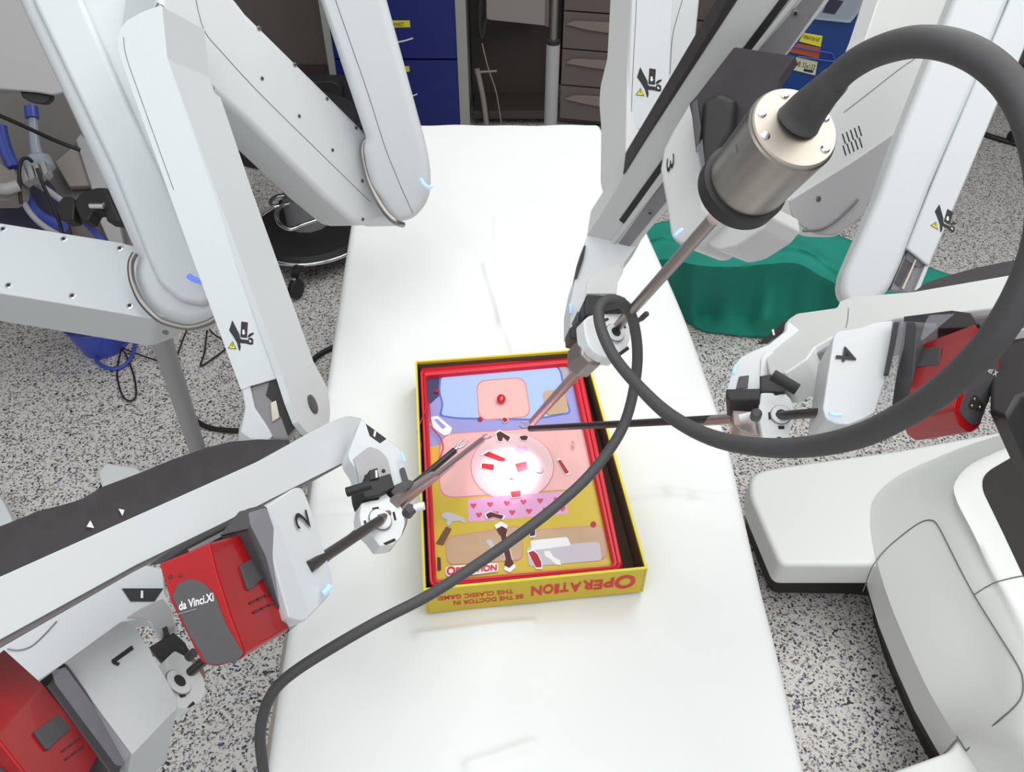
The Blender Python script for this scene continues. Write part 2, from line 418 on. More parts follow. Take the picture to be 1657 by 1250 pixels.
def sheet():
    L = [Z(a, b, TT) for a, b in Lpx]; R = [Z(a, b, TT) for a, b in Rpx]
    Ls, _ = spline(L, 22); Rs, _ = spline(R, 22)
    nr = len(Ls); NC = 150; bm = bmesh.new(); grid = []
    rr = 0.014
    back = Ls[0].y
    for i in range(nr):
        l, r = Ls[i], Rs[i]; row = []
        d = (r - l); Wd = d.length; u = d / Wd
        prof = []
        for k, dz in enumerate((0.17, 0.12, 0.08, 0.045)): prof.append((-0.0 + 0.001 * math.sin(i * 0.15 + k), -dz))
        for k in range(5):
            a = pi - k / 4 * pi / 2; prof.append((rr + rr * math.cos(a), -rr + rr * math.sin(a)))
        mid = [(rr + (Wd - 2 * rr) * (k / NC), 0) for k in range(1, NC)]
        right = [(Wd - p[0], p[1]) for p in prof[::-1]]
        for (x, z) in prof + mid + right:
            p = l + u * x + Vector((0, 0, z))
            if z == 0:
                e = min(x, Wd - x) / 0.06; e = min(1, e)
                h = 0.0010 * math.sin(p.x * 21 + 2.2 * math.sin(p.y * 7)) * math.sin(p.y * 9 + p.x * 4)
                h += 0.0009 * math.sin(p.x * 47 + p.y * 31)
                # long lengthways crease and a few sharp cross folds
                cx = -0.02 + (p.y - 1.0) * -0.03
                h += 0.0022 * math.exp(-((p.x - cx) / 0.006) ** 2) * (1 if 1.0 < p.y < 1.45 else 0.0)
                for (ax, ay, bx, by) in FOLDS:
                    A = Vector((ax, ay)); B = Vector((bx, by)); q = Vector((p.x, p.y)); ab = B - A
                    t = max(0, min(1, (q - A).dot(ab) / ab.length_squared)); dd = (q - (A + ab * t)).length
                    h += 0.006 * math.exp(-(dd / 0.0065) ** 2)
                p.z += h * e
            row.append(bm.verts.new(p))
        grid.append(row)
    # back edge drop
    k = len(grid[0]); pre = []
    for (dy, dz) in ((0.014, -0.16), (0.013, -0.06), (0.010, -0.006)):
        pre.append([bm.verts.new(v.co + Vector((0, dy, dz))) for v in grid[0]])
    rows = pre + grid
    for A, B in zip(rows, rows[1:]):
        for i in range(k - 1): bm.faces.new((A[i], A[i + 1], B[i + 1], B[i]))
    o = finish('bed_sheet', bm, 'sheet', smooth=80)
    sd = o.modifiers.new('s', 'SOLIDIFY'); sd.thickness = 0.0015; sd.offset = -1
    tag(o, 'large white cotton sheet draped over the operating table', 'sheet')
FOLDS = []
for a, b in (((1012, 803), (1080, 797)), ((1080, 797), (1120, 803)), ((1120, 803), (1200, 806)), ((470, 848), (590, 836)), ((500, 820), (585, 812)), ((785, 430), (812, 520)), ((812, 520), (832, 572)), ((680, 1030), (860, 1010)), ((1010, 660), (1130, 650)), ((760, 1240), (860, 1205))):
    A = Z(*a, TT); B = Z(*b, TT); FOLDS.append((A.x, A.y, B.x, B.y))
sheet()

# ------------------------------------------------------------------ the board game in its box lid
YAW = math.radians(6.5); BC = Vector((0.0061, 0.7358, TT)); BW, BL, BH = 0.267, 0.411, 0.0495
ub = Vector((math.cos(YAW), math.sin(YAW), 0)); vb = Vector((-math.sin(YAW), math.cos(YAW), 0))
def BX(u, v, z): return BC + ub * u + vb * v + Vector((0, 0, z + 0.0035))
def gamebox():
    t = thing('game_box', 'open yellow cardboard game box holding the red framed game', 'box', BC + Vector((0, 0, 0.003)))
    hw, hl = BW / 2, BL / 2
    R = Matrix.Rotation(YAW, 3, 'Z'); w = 0.0028
    c = BX(0, 0, 0.0015); box('box_floor', c, (BW - 2 * w, BL - 2 * w, 0.003), 'box_inner_shaded', t, YAW, 0)
    for sgn, ax in ((1, 'u'), (-1, 'u'), (1, 'v'), (-1, 'v')):
        if ax == 'u':
            box('side_wall', BX(sgn * (hw - w / 2), 0, BH / 2), (w, BL, BH), 'yellow', t, YAW, 0.0006)
            box('side_liner', BX(sgn * (hw - w - 0.0004), 0, BH / 2 - 0.002), (0.0006, BL - 2 * w, BH - 0.005), 'box_inner_shaded', t, YAW, 0)
        else:
            box('side_wall', BX(0, sgn * (hl - w / 2), BH / 2), (BW - 2 * w, w, BH), 'yellow', t, YAW, 0.0006)
            box('side_liner', BX(0, sgn * (hl - w - 0.0004), BH / 2 - 0.002), (BW - 2 * w - 0.002, 0.0006, BH - 0.005), 'box_inner_shaded', t, YAW, 0)
    # bright yellow rim
    o2 = [BX(-hw, -hl, BH), BX(hw, -hl, BH), BX(hw, hl, BH), BX(-hw, hl, BH)]
    g = w * 1.05
    i2 = [BX(-hw + g, -hl + g, BH), BX(hw - g, -hl + g, BH), BX(hw - g, hl - g, BH), BX(-hw + g, hl - g, BH)]
    ringmesh('rim', o2, i2, Vector((0, 0, -0.0012)), 'yellow_edge', t, lift=0.0004)
    # printing on the near side, upside down
    def fm(u0, u1, z0, z1):   # text right = -u, text up = -z
        return lambda a, b: BX(u0 + (u1 - u0) * a, -hl - 0.0006, z0 + (z1 - z0) * b)
    lets = 'OPERATION'; u = 0.121
    ws = [0.030, 0.0145, 0.0125, 0.0150, 0.0160, 0.0125, 0.0065, 0.0150, 0.0150]
    for k, ch in enumerate(lets):
        w_ = ws[k] * 0.86
        jig = (0.0, 0.0012, -0.0006, 0.001, -0.001, 0.0008, -0.0008, 0.0006, -0.0006)[k]
        z0, z1 = (0.040, 0.012) if k == 0 else (0.0365 + jig, 0.0165 + jig)
        prism_l = text_on('printed_letter', ch, fm(u, u - w_, z0, z1), 'tray_red', t, bold=0.035)
        u -= w_ + 0.0012
    text_on('printed_slogan', 'BE THE DOCTOR IN', fm(-0.016, -0.100, 0.0215, 0.0125), 'tray_red', t, bold=0.02)
    text_on('printed_slogan', 'THIS CLASSIC GAME!', fm(-0.028, -0.118, 0.0345, 0.0255), 'tray_red', t, bold=0.02)
def ringmesh(name, outer, inner, ext, m, parent, lift=0.0, plabel=None):
    bm = bmesh.new(); k = len(outer); L = Vector((0, 0, lift))
    A = [bm.verts.new(p + L) for p in outer]; B = [bm.verts.new(p + L) for p in inner]
    C = [bm.verts.new(p + L + ext) for p in outer]; D = [bm.verts.new(p + L + ext) for p in inner]
    for i in range(k):
        j = (i + 1) % k
        bm.faces.new((A[i], A[j], B[j], B[i])); bm.faces.new((C[i], C[j], D[j], D[i]))
        bm.faces.new((A[i], A[j], C[j], C[i])); bm.faces.new((B[i], B[j], D[j], D[i]))
    return finish(name, bm, m, parent, plabel=plabel)
gamebox()
def game():
    zt, zb = TT + 0.0415, TT + 0.033
    t = thing('board_game', 'red framed electric board game with printed board, cavities and red bulb', 'board game', BC + Vector((0, 0, 0.0065)))
    top = [(678, 592, 12), (936, 566, 14), (1010, 922, 14), (694, 952, 14)]
    inn = [(690, 607, 4), (921, 587, 8), (992, 914, 8), (706, 937, 5)]
    O = [Z(a, b, zt) for a, b in rnd(top, 0, 6)]; I = [Z(a, b, zt) for a, b in rnd(inn, 0, 6)]
    # frame with rounded ridge
    bm = bmesh.new(); k = len(O); rings = []
    for (f, dz) in ((0.0, -0.036), (0.0, -0.005), (0.06, -0.0015), (0.18, 0.0), (0.45, -0.0008), (0.5, -0.003), (0.55, -0.0008), (0.80, 0.0), (0.95, -0.002), (1.0, -0.0095), (1.0, -0.0115)):
        rings.append([bm.verts.new(o.lerp(i, f) + Vector((0, 0, dz))) for o, i in zip(O, I)])
    for A, B in zip(rings, rings[1:]):
        for i in range(k): bm.faces.new((A[i], A[(i + 1) % k], B[(i + 1) % k], B[i]))
    finish('frame', bm, 'tray_red', t, smooth=50)
    pl = HP(zb)
    pl.n = Vector((0, 0, -1)); pl.e2 = pl.n.cross(pl.e1)
    fl = [p.lerp(BX(0, 0, 0), 0.004) for p in [Z(a, b, zb) for a, b in [(688, 605), (924, 584), (996, 919), (704, 941)]]]
    prism('board', fl, pl, 0.010, 'p_blanket', t, world=True, plabel='printed board, yellow at the foot and blue at the head')
    k_ = [0]
    def art(px, m, r=0.0, nm='printed_art', lab=None):
        k_[0] += 1
        return prism(nm, px, pl, 0.00012, m, t, r=r, lift=0.00012 + k_[0] * 0.000028, plabel=lab)
    def ell(cx, cy, rx, ry, rot=0, n=28):
        c, s = math.cos(math.radians(rot)), math.sin(math.radians(rot))
        return [(cx + rx * math.cos(2 * pi * i / n) * c - ry * math.sin(2 * pi * i / n) * s, cy + rx * math.cos(2 * pi * i / n) * s + ry * math.sin(2 * pi * i / n) * c) for i in range(n)]
    art([(690, 608), (922, 588), (947, 700), (693, 724)], 'p_lilac')
    art([(690, 608), (722, 606), (712, 640), (690, 660)], 'p_navy')
    art([(900, 590), (922, 588), (930, 622), (906, 618)], 'p_grey')
    art([(711, 609, 6), (760, 601), (898, 588, 6), (909, 600), (915, 640), (925, 670, 8), (860, 681), (740, 679), (710, 674, 5), (715, 655, 6), (709, 635)], 'p_rim', r=10)
    art([(714, 611, 6), (760, 604), (895, 591, 6), (906, 600), (912, 640), (922, 668, 8), (860, 678), (740, 676), (714, 672, 5), (718, 655, 6), (712, 635)], 'p_pillow', r=10)
    art([(694, 724), (750, 714), (950, 700), (962, 760), (905, 770), (700, 770)], 'p_orange')
    art([(697, 770), (962, 752), (993, 914), (704, 938)], 'p_blanket')
    # plain rounded patches of about the same size and colours as the printed picture
    def blob(px, m, r):
        cx = sum(p[0] for p in px) / len(px); cy = sum(p[1] for p in px) / len(px)
        art([(x + (1.6 if x > cx else -1.6), y + (1.6 if y > cy else -1.6)) for x, y in px], 'p_edge', r=r); art(px, m, r=r)
    blob([(772, 618), (848, 612), (858, 674), (776, 680)], 'p_pink', 16)
    blob([(712, 704), (948, 690), (958, 790), (712, 806)], 'p_pink', 26)
    art(ell(829, 757, 68, 56), 'p_edge'); art(ell(829, 756, 66.5, 54.5), 'p_pale')
    art([(757, 808), (912, 796), (920, 832), (758, 846)], 'p_shorts', r=5)
    for k in range(12):
        x = 766 + (k % 6) * 27 + (k // 6) * 9; y = 819 - (k % 6) * 2 + (k // 6) * 15; s_ = 5.5
        art([(x, y + s_), (x - s_, y - s_ * 0.2), (x - s_ * 0.6, y - s_ * 0.8), (x, y - s_ * 0.35), (x + s_ * 0.6, y - s_ * 0.8), (x + s_, y - s_ * 0.2)], 'p_heart', r=2)
    blob([(722, 872), (842, 852), (846, 906), (724, 914)], 'p_tan', 14)
    blob([(862, 860), (976, 852), (982, 904), (866, 914)], 'p_tan', 14)
    art([(852, 886), (970, 878), (974, 908), (856, 918)], 'p_silver', r=6)
    art([(858, 876), (918, 870), (924, 884), (860, 892)], 'p_white', r=4)
    # hammer, clamp, spanner, safety pin
    art([(722, 853), (731, 857), (717, 884), (705, 881)], 'p_brown', r=2)
    art([(714, 833), (722, 829), (736, 833), (752, 840), (754, 849), (744, 844), (732, 845), (728, 853), (722, 850), (724, 843), (715, 838)], 'p_silver', r=2)
    art([(697, 676), (708, 674), (732, 694), (728, 704), (718, 706), (696, 690)], 'p_white', r=2)
    art([(702, 680), (708, 679), (722, 692), (716, 696)], 'p_lilac', r=1)
    art([(880, 893), (890, 893), (896, 903), (906, 908), (908, 916), (900, 915), (890, 906), (882, 901)], 'p_white', r=2)
    art([(786, 876), (795, 874), (803, 890), (797, 893)], 'p_silver', r=3)
    # tan patch by the pillow
    art([(878, 634), (914, 630), (920, 668), (884, 674)], 'p_tan', r=9)
    # cavities with white edges: hollows in the board
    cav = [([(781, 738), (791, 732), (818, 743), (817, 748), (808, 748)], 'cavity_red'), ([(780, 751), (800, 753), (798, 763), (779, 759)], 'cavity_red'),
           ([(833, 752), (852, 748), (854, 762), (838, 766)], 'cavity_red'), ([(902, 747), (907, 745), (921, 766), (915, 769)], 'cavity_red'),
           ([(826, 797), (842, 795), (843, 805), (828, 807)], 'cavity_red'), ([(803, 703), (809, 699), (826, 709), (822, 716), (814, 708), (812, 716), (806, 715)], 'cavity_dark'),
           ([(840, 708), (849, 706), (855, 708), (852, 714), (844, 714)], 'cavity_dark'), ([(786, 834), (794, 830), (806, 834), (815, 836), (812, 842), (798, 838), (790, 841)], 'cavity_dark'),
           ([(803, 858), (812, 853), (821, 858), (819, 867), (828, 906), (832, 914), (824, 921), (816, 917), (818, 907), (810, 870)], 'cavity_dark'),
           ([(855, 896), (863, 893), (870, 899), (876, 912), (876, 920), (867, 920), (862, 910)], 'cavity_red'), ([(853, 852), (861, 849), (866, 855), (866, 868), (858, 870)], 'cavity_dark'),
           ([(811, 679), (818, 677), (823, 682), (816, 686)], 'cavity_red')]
    for px, m in cav:
        cx = sum(p[0] for p in px) / len(px); cy = sum(p[1] for p in px) / len(px)
        art([(cx + (x - cx) * 1.22, cy + (y - cy) * 1.22) for x, y in px], 'p_white', r=2, nm='cavity_edge')
        art(px, m, r=1.5, nm='cavity')
    art([(833, 728), (839, 722), (845, 725), (850, 723), (854, 727), (846, 735)], 'p_shorts', r=2); art(ell(829, 773, 4, 4), 'p_shorts'); art(ell(873, 762, 7, 5), 'p_silver'); 
    art(ell(960, 850, 4.6, 4.6), 'cavity_red', nm='printed_dot'); art(ell(706.5, 634.5, 4, 3), 'cavity_red', nm='printed_dot')
    art(ell(777, 680, 4, 3.4), 'cavity_red', nm='printed_dot'); art(ell(915, 632, 4, 3), 'cavity_red', nm='printed_dot')
    art([(708, 903), (713, 905), (714, 924), (708, 925)], 'cavity_dark')
    # title on the board
    uu = (1.0, -0.07)
    art([(721, 921), (728, 918), (806, 913), (807, 927), (728, 937), (721, 932)], 'p_white', r=4)
    k_[0] += 2; lf = 0.0006
    text_on('printed_title', 'O', lambda a, b: pl.at(723 + 14 * a, 934 - 1 * a - 14 * b) + Vector((0, 0, 0.0035)), 'tray_red', t, bold=0.03)
    text_on('printed_title', 'PERATION', lambda a, b: pl.at(738 + 66 * a, 931 - 5 * a - 10 * b) + Vector((0, 0, 0.0035)), 'tray_red', t, bold=0.03)
    text_on('printed_mark', 'CE', lambda a, b: pl.at(925 - 4 * b - 1 * a + 4, 718 + 13 * a - 2 * b) + Vector((0, 0, 0.0035)), 'p_line', t)
    # the lamp bulb
    bm = bmesh.new(); sphere_bm(bm, Z(811, 646, zb + 0.005), 0.0068, (1, 1.25, 0.9)); finish('bulb', bm, 'bulb_red', t, plabel='glossy red lamp bulb')
    # tweezer wire, red, along the left rim
    w = [Z(694, 652, zb + .004), Z(699, 690, zb + .006), Z(712, 708, zb + .005), Z(717, 725, zb + .006), Z(711, 742, zb + .004)]
    tube('wire', w, 0.0009, 'tray_red', t, res=6)
    w = [Z(694, 652, zb + .010), Z(680, 685, zt + .006), Z(676, 700, zt + .004), Z(681, 720, zt + .005), Z(679, 745, zt - .004)]
    tube('wire', w, 0.0008, 'tray_red', t, res=6)
game()

# ------------------------------------------------------------------ robot arm helpers
def screws(pts, pl, parent, m='seam', r=0.0032, ring=False):
    for q in pts:
        s = disc_px('screw', q, r, pl, 0.002, 'chrome' if ring else 'mid_grey', parent, lift=0.0008, res=14)
        c = pl.at(*q) - pl.n * 0.0012
        lathe('screw_socket', c, c + pl.n, [(0, r * 0.55), (0.0008, r * 0.55)], 'black', s, res=8)
def tpx(name, pts, r, m, parent, **k):
    return tube(name, [P(*q) for q in pts], r, m, parent, **k)
def vec(a, b): return P(*b) - P(*a)

# ------------------------------------------------------------------ arm two (centre left)
def arm_two():
    t = thing('surgical_manipulator', 'white jointed robot arm left of the table, ending in the spar marked 2', 'robot arm', P(615, 700, 0.85), 'arms of the surgical robot')
    # D: hanging upper link over the table's far left corner
    pD = Plane((565, 0, 1.08), (655, 340, 1.22), (660, 0, 1.09))
    D = [(498, -60), (608, -60), (625, 0), (656, 113), (681, 205), (695, 256, 20), (699, 300, 20), (693, 330, 14), (672, 356, 12), (643, 364), (622, 343), (603, 312), (593, 275), (588, 245), (592, 226), (560, 130)]
    prism('upper_link', D, pD, 0.10, 'arm_white', t, bev=0.014, r=5)
    seam([(536, -25), (543, 0), (564, 61), (594, 147), (623, 238), (640, 281), (652, 310), (668, 345)], pD, t)
    tpx('joint_light', [(681, 289, 1.188), (686, 298, 1.188), (693, 303, 1.19), (698, 302, 1.195)], 0.0028, 'blue_light', t, plabel='blue status light', res=8)
    # C: cross link
    pC = Plane((300, 60, 0.97), (600, 290, 1.235), (400, 190, 1.05))
    Cc = [(262, -40), (345, -40), (384, 0), (400, 21), (510, 130), (582, 202), (596, 218), (600, 240), (603, 270), (612, 300), (628, 335), (646, 366), (617, 357, 6), (589, 366, 6), (575, 362), (566, 355), (525, 320), (507, 302), (400, 197), (357, 160), (328, 136), (307, 130), (282, 105), (264, 74), (256, 51), (252, 28)]
    prism('cross_link', Cc, pC, 0.085, 'arm_white', t, bev=0.010)
    seam([(312, -20), (317, 0), (322, 23), (333, 54), (360, 86), (420, 151), (500, 230), (589, 317), (600, 326)], pC, t)
    screws([(419, 46), (424, 127), (477, 105), (484, 188), (529, 160), (538, 243), (576, 207), (586, 293), (587, 355)], pC, t, r=0.0030)
    tpx('joint_ring', [(594, 226, 1.205), (589, 232, 1.205), (587, 248, 1.205), (594, 283, 1.205), (604, 310, 1.205), (622, 341, 1.205), (640, 359, 1.205), (652, 364, 1.22)], 0.0046, 'ring_steel', t, res=10)
    # B: forearm with two faces
    pB = Plane((230, 100, 0.84), (420, 580, 0.86), (300, 100, 0.845))
    B = [(262, 8), (232, 18, 10), (200, 36, 14), (188, 62, 12), (192, 86), (212, 143), (271, 307), (343, 505), (390, 632), (403, 626), (455, 610), (462, 618), (400, 453), (358, 336), (271, 97)]
    pS = Plane(pB.at(271, 97), pB.at(455, 600), P(418, 340, 0.955))
    prism('forearm', B, pB, 0, 'arm_white', t, bev=0.003, r=4, ext=pS.at(416, 341) - pB.at(358, 338))
    S = [(262, 58), (265, 74), (282, 105), (307, 130), (328, 136), (356, 158), (409, 315), (507, 587), (528, 626), (534, 660, 12), (532, 690, 12), (520, 708, 10), (500, 706, 12), (482, 684), (469, 651), (455, 607), (400, 453), (358, 336), (271, 97)]
    prism('forearm_side', S, pS, 0.007, 'arm_white', t, bev=0.0008, r=2, lift=0.0006)
    tpx('joint_ring', [(260, 8, .93), (252, 28, .93), (256, 51, .93), (264, 74, .93), (282, 105, .94), (307, 130, .95), (328, 136, .96), (345, 145, .97)], 0.0042, 'ring_steel', t, res=10)
    seam([(200, 60), (204, 90), (222, 143), (281, 307)], pB, t, r=0.0004)
    disc_px('pivot_pin', (504.5, 655), 0.0115, pS, 0.004, 'dark_grey', t, lift=0.0025, plabel='dark recessed pivot pin')
    hazard(pB, t, (350, 500), (80, 0), (0, 80))
    # bracket below the forearm
    pK = pB.shift(0.001)
    prism('bracket_flange', [(390, 625), (404, 622), (412, 660), (432, 690), (441, 706), (433, 714), (404, 712), (388, 700), (396, 660)], pK, 0.012, 'arm_white', t, bev=0.002)
    prism('bracket', [(404, 626), (452, 612), (470, 650), (482, 684), (468, 712), (440, 712), (414, 680)], pK.shift(0.004), 0.03, 'mid_grey', t, bev=0.003)
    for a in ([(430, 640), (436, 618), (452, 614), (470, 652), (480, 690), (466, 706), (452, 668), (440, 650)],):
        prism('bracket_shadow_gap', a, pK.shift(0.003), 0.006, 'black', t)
    prism('bracket_pin', [(437, 652), (447, 648), (453, 676), (440, 684)], pK.shift(0.001), 0.006, 'steel_cap', t, bev=0.001)
    # spar
    pP = Plane((0, 990, 0.50), (540, 720, 0.80), (20, 1040, 0.499))
    spar = [(-90, 974), (0, 934), (420, 746), (469, 719), (536, 682, 10), (563, 672, 10), (585, 677), (592, 685), (625, 710), (648, 727), (642, 745), (600, 722), (575, 733), (566, 744), (500, 777), (404, 826), (220, 915), (0, 1036), (-90, 1085)]
    prism('spar', spar, pP, 0.035, 'arm_white', t, bev=0.003, r=3)
    prism('spar_rail', [(-90, 1080), (0, 1030), (220, 909), (404, 820), (500, 771), (562, 741), (565, 747), (500, 783), (404, 832), (220, 924), (0, 1050), (-90, 1102)], pP.shift(0.005), 0.03, 'mid_grey', t, bev=0.002)
    pH = Plane((600, 690, 0.80), (620, 785, 0.765), (660, 760, 0.79))
    head = [(563, 735), (585, 677), (592, 685), (625, 710), (648, 727), (657, 756), (664, 784), (634, 790), (600, 790), (582, 787), (578, 762, 8), (566, 745)]
    prism('spar_head', head, pH, 0.02, 'arm_white', t, bev=0.004, r=3)
    pG = pH.shift(-0.002)
    prism('head_recess', [(572, 742), (598, 722, 6), (615, 729, 4), (627, 742, 4), (634, 770), (636, 786), (582, 786), (579, 765)], pG, 0.003, 'arm_grey', t, r=2, bev=0.0006)
    pMk = Plane(P(592, 686, .745), P(648, 727, .745), P(600, 715, .742))
    prism('marker_plate', [(592, 686), (625, 710), (615, 717), (598, 705)], pMk, 0.004, 'print_black', t)
    decal('marker_tick', [(606, 697), (609, 699), (607, 708), (604, 706)], pMk, 'p_white', t, lift=0.0008)
    decal('sensor_window', [(645, 761, 2), (653, 758, 2), (660, 780, 2), (652, 786, 2)], pH, 'dark_grey', t, lift=0.0022)
    tpx('status_light', [(649, 732, .788), (652, 739, .787), (655, 747, .786)], 0.0016, 'blue_light', t, res=8)
    # mount
    m = prism('mount_block', [(584, 781), (632, 766, 3), (639, 788), (613, 802), (590, 806), (586, 794)], pH.shift(-0.025), 0.028, 'black', t, bev=0.002)
    prism('mount_latch', [(598, 761), (611, 757), (614, 774), (599, 777)], pH.shift(-0.027), 0.02, 'black', t, bev=0.001)
    decal('latch_slot', [(607, 762), (610, 761.5), (611, 773), (608, 774)], pH.shift(-0.0275), 'plastic_white', t)
    tpx('release_handle', [(561, 797, .705), (578, 792, .705), (600, 785, .708)], 0.0044, 'black', t, res=12, smooth=False)
    prism('mount_arm', [(628, 790), (650, 780), (665, 776, 2), (670, 783), (652, 800), (642, 808)], pH.shift(-0.012), 0.02, 'dark_grey', t, bev=0.0015)
    for q in ((592, 772), (620, 763)): disc_px('screw', q, 0.0018, pG, 0.002, 'black', t, lift=0.002, res=10)
    # carriage
    pc = Plane((440, 830, 0.57), (540, 940, 0.59), (480, 990, 0.545))
    car = [(424, 824), (478, 788, 10), (490, 790, 8), (502, 818, 12), (539, 934, 10), (536, 962, 12), (493, 1007, 8), (468, 1000), (440, 900)]
    prism('carriage', car, pc, 0.075, 'arm_white', t, bev=0.006, r=3)
    text_px('printed_number', '2', pc, (500, 856), (-7, -29), (-22, 3), 'print_black', t, bold=0.004, lift=0.002)
    tpx('status_light', [(524, 961, .568), (530, 955, .569), (534, 948, .571)], 0.0022, 'blue_light', t, res=8)
    # black fabric boot along the back of the spar
    pV = pP.shift(0.02)
    bt = [(-80, 880), (0, 852), (49, 833), (58, 828), (102, 817), (140, 806), (166, 788), (230, 764), (281, 743), (333, 725, 8), (371, 715, 8), (420, 711), (470, 712), (470, 724), (420, 756), (0, 946), (-80, 985)]
    prism('fabric_boot', bt, pV, 0.05, 'cover_black', t, bev=0.010, r=4, plabel='black fabric boot along the spar')
    decal('boot_mark', [(190, 825), (199, 827), (196, 836)], pV, 'plastic_white', t, lift=0.002)
    decal('boot_mark', [(144, 844), (150, 856), (138, 854)], pV, 'plastic_white', t, lift=0.002)
arm_two()

# ------------------------------------------------------------------ arm one (far left)
def arm_one():
    t = thing('surgical_manipulator', 'white jointed robot arm at far left, ending in the carriage marked 1', 'robot arm', P(200, 470, 1.0), 'arms of the surgical robot')
    pA = Plane((110, 0, 0.98), (280, 440, 1.0), (190, 0, 0.99))
    A = [(-5, -80), (190, -80), (218, 0), (330, 300), (366, 420), (372, 470, 16), (352, 514, 12), (307, 531, 16), (256, 516, 16), (228, 488, 14), (212, 445, 12), (218, 414, 4), (168, 300), (100, 154), (46, 41, 6), (27, 0)]
    prism('upper_link', A, pA, 0.085, 'arm_white', t, bev=0.016, r=4)
    pA2 = pA.shift(-0.012)
    prism('front_cover', [(30, -80), (110, -80), (133, 0), (246, 256), (330, 440), (345, 480, 10), (330, 496, 10), (290, 488, 10), (256, 459, 10), (238, 420, 10), (179, 269), (51, 0)], pA2, 0.02, 'arm_white', t, bev=0.007, r=4)
    tpx('joint_light', [(305, 446, .966), (313, 452, .966), (330, 457, .968)], 0.0036, 'blue_light_dim', t, res=8, plabel='blue status light')
    tpx('joint_ring', [(219, 410, .985), (212, 425, .985), (212, 445, .985), (217, 464, .985), (230, 490, .985), (256, 516, .985), (281, 526, .985), (307, 530, .985), (333, 524, .985), (350, 515, .985)], 0.0040, 'ring_steel', t, res=10)
    pL = Plane((20, 400, 1.03), (200, 420, 1.03), (120, 500, 1.0))
    top = [(-60, 352), (0, 361), (192, 392), (225, 400), (300, 420), (300, 500), (253, 517, 8), (140, 498), (0, 475), (-60, 466)]
    prism('cross_link', top, pL, 0, 'arm_white', t, bev=0.006, r=3, ext=vec((130, 497, 1.0), (128, 542, 1.06)))
    screws([(5, 371), (103, 387), (194, 402), (14, 462), (117, 479), (210, 495)], pL, t, r=0.0045, ring=True)
    disc_px('cap', (268, 538), 0.004, Plane((200, 520, 1.0), (300, 530, 1.0), (250, 550, 1.03)), 0.003, 'ring_steel', t, lift=0.002)
    # spar
    pP = Plane((50, 1080, 0.74), (250, 960, 0.80), (220, 1000, 0.785))
    sp = [(-80, 1080), (0, 1030), (150, 950), (232, 915), (262, 921), (266, 962), (277, 984), (284, 1016, 4), (262, 1034), (250, 1024, 6), (241, 1004, 8), (222, 1003, 6), (205, 1006, 3), (196, 1007), (106, 1072), (0, 1143), (-80, 1195)]
    prism('spar', sp, pP, 0.035, 'arm_white', t, bev=0.003, r=2)
    decal('marker_plate', [(197, 953), (264, 953), (250, 974), (211, 974)], pP, 'print_black', t, lift=0.001)
    decal('marker_tick', [(228, 957), (232, 957), (232, 969), (228, 969)], pP, 'p_white', t, lift=0.0018)
    tube('hook_line', [pP.at(*q) - pP.n * 0.001 for q in ((12, 1051), (30, 1053), (50, 1047), (70, 1030), (92, 1006))], 0.0006, 'mid_grey', t, res=6)
    prism('head_recess', [(205, 1000), (228, 985), (262, 970), (276, 985), (283, 1014), (262, 1030), (250, 1020, 4), (243, 1003, 5), (225, 1001)], pP.shift(-0.0015), 0.002, 'arm_grey', t)
    pM = pP.shift(-0.012)
    prism('mount_block', [(241, 1048), (260, 1036), (281, 1024), (299, 1040), (312, 1064), (303, 1063), (284, 1053), (268, 1066), (267, 1075), (259, 1070), (250, 1060)], pM, 0.03, 'black', t, bev=0.0015)
    prism('mount_latch', [(262, 1017), (270, 1013), (274, 1028), (266, 1032)], pM, 0.02, 'black', t, bev=0.001)
    prism('carriage', [(106, 1072), (196, 1007, 4), (212, 1009, 8), (226, 1024, 6), (288, 1132, 6), (287, 1148, 5), (277, 1156), (214, 1222, 4), (160, 1150)], Plane((150, 1080, 0.60), (270, 1130, 0.60), (215, 1200, 0.565)), 0.07, 'arm_white', t, bev=0.005, r=2)
    pc = Plane((150, 1080, 0.60), (270, 1130, 0.60), (215, 1200, 0.565))
    decal('printed_number', [(213, 1046), (216, 1052), (188, 1072), (194, 1075), (191, 1079), (182, 1075), (180, 1070)], pc, 'print_black', t, lift=0.001)
    tpx('status_light', [(262, 1165, .596), (270, 1157, .598), (279, 1145, .602)], 0.0017, 'blue_light', t, res=8)
arm_one()

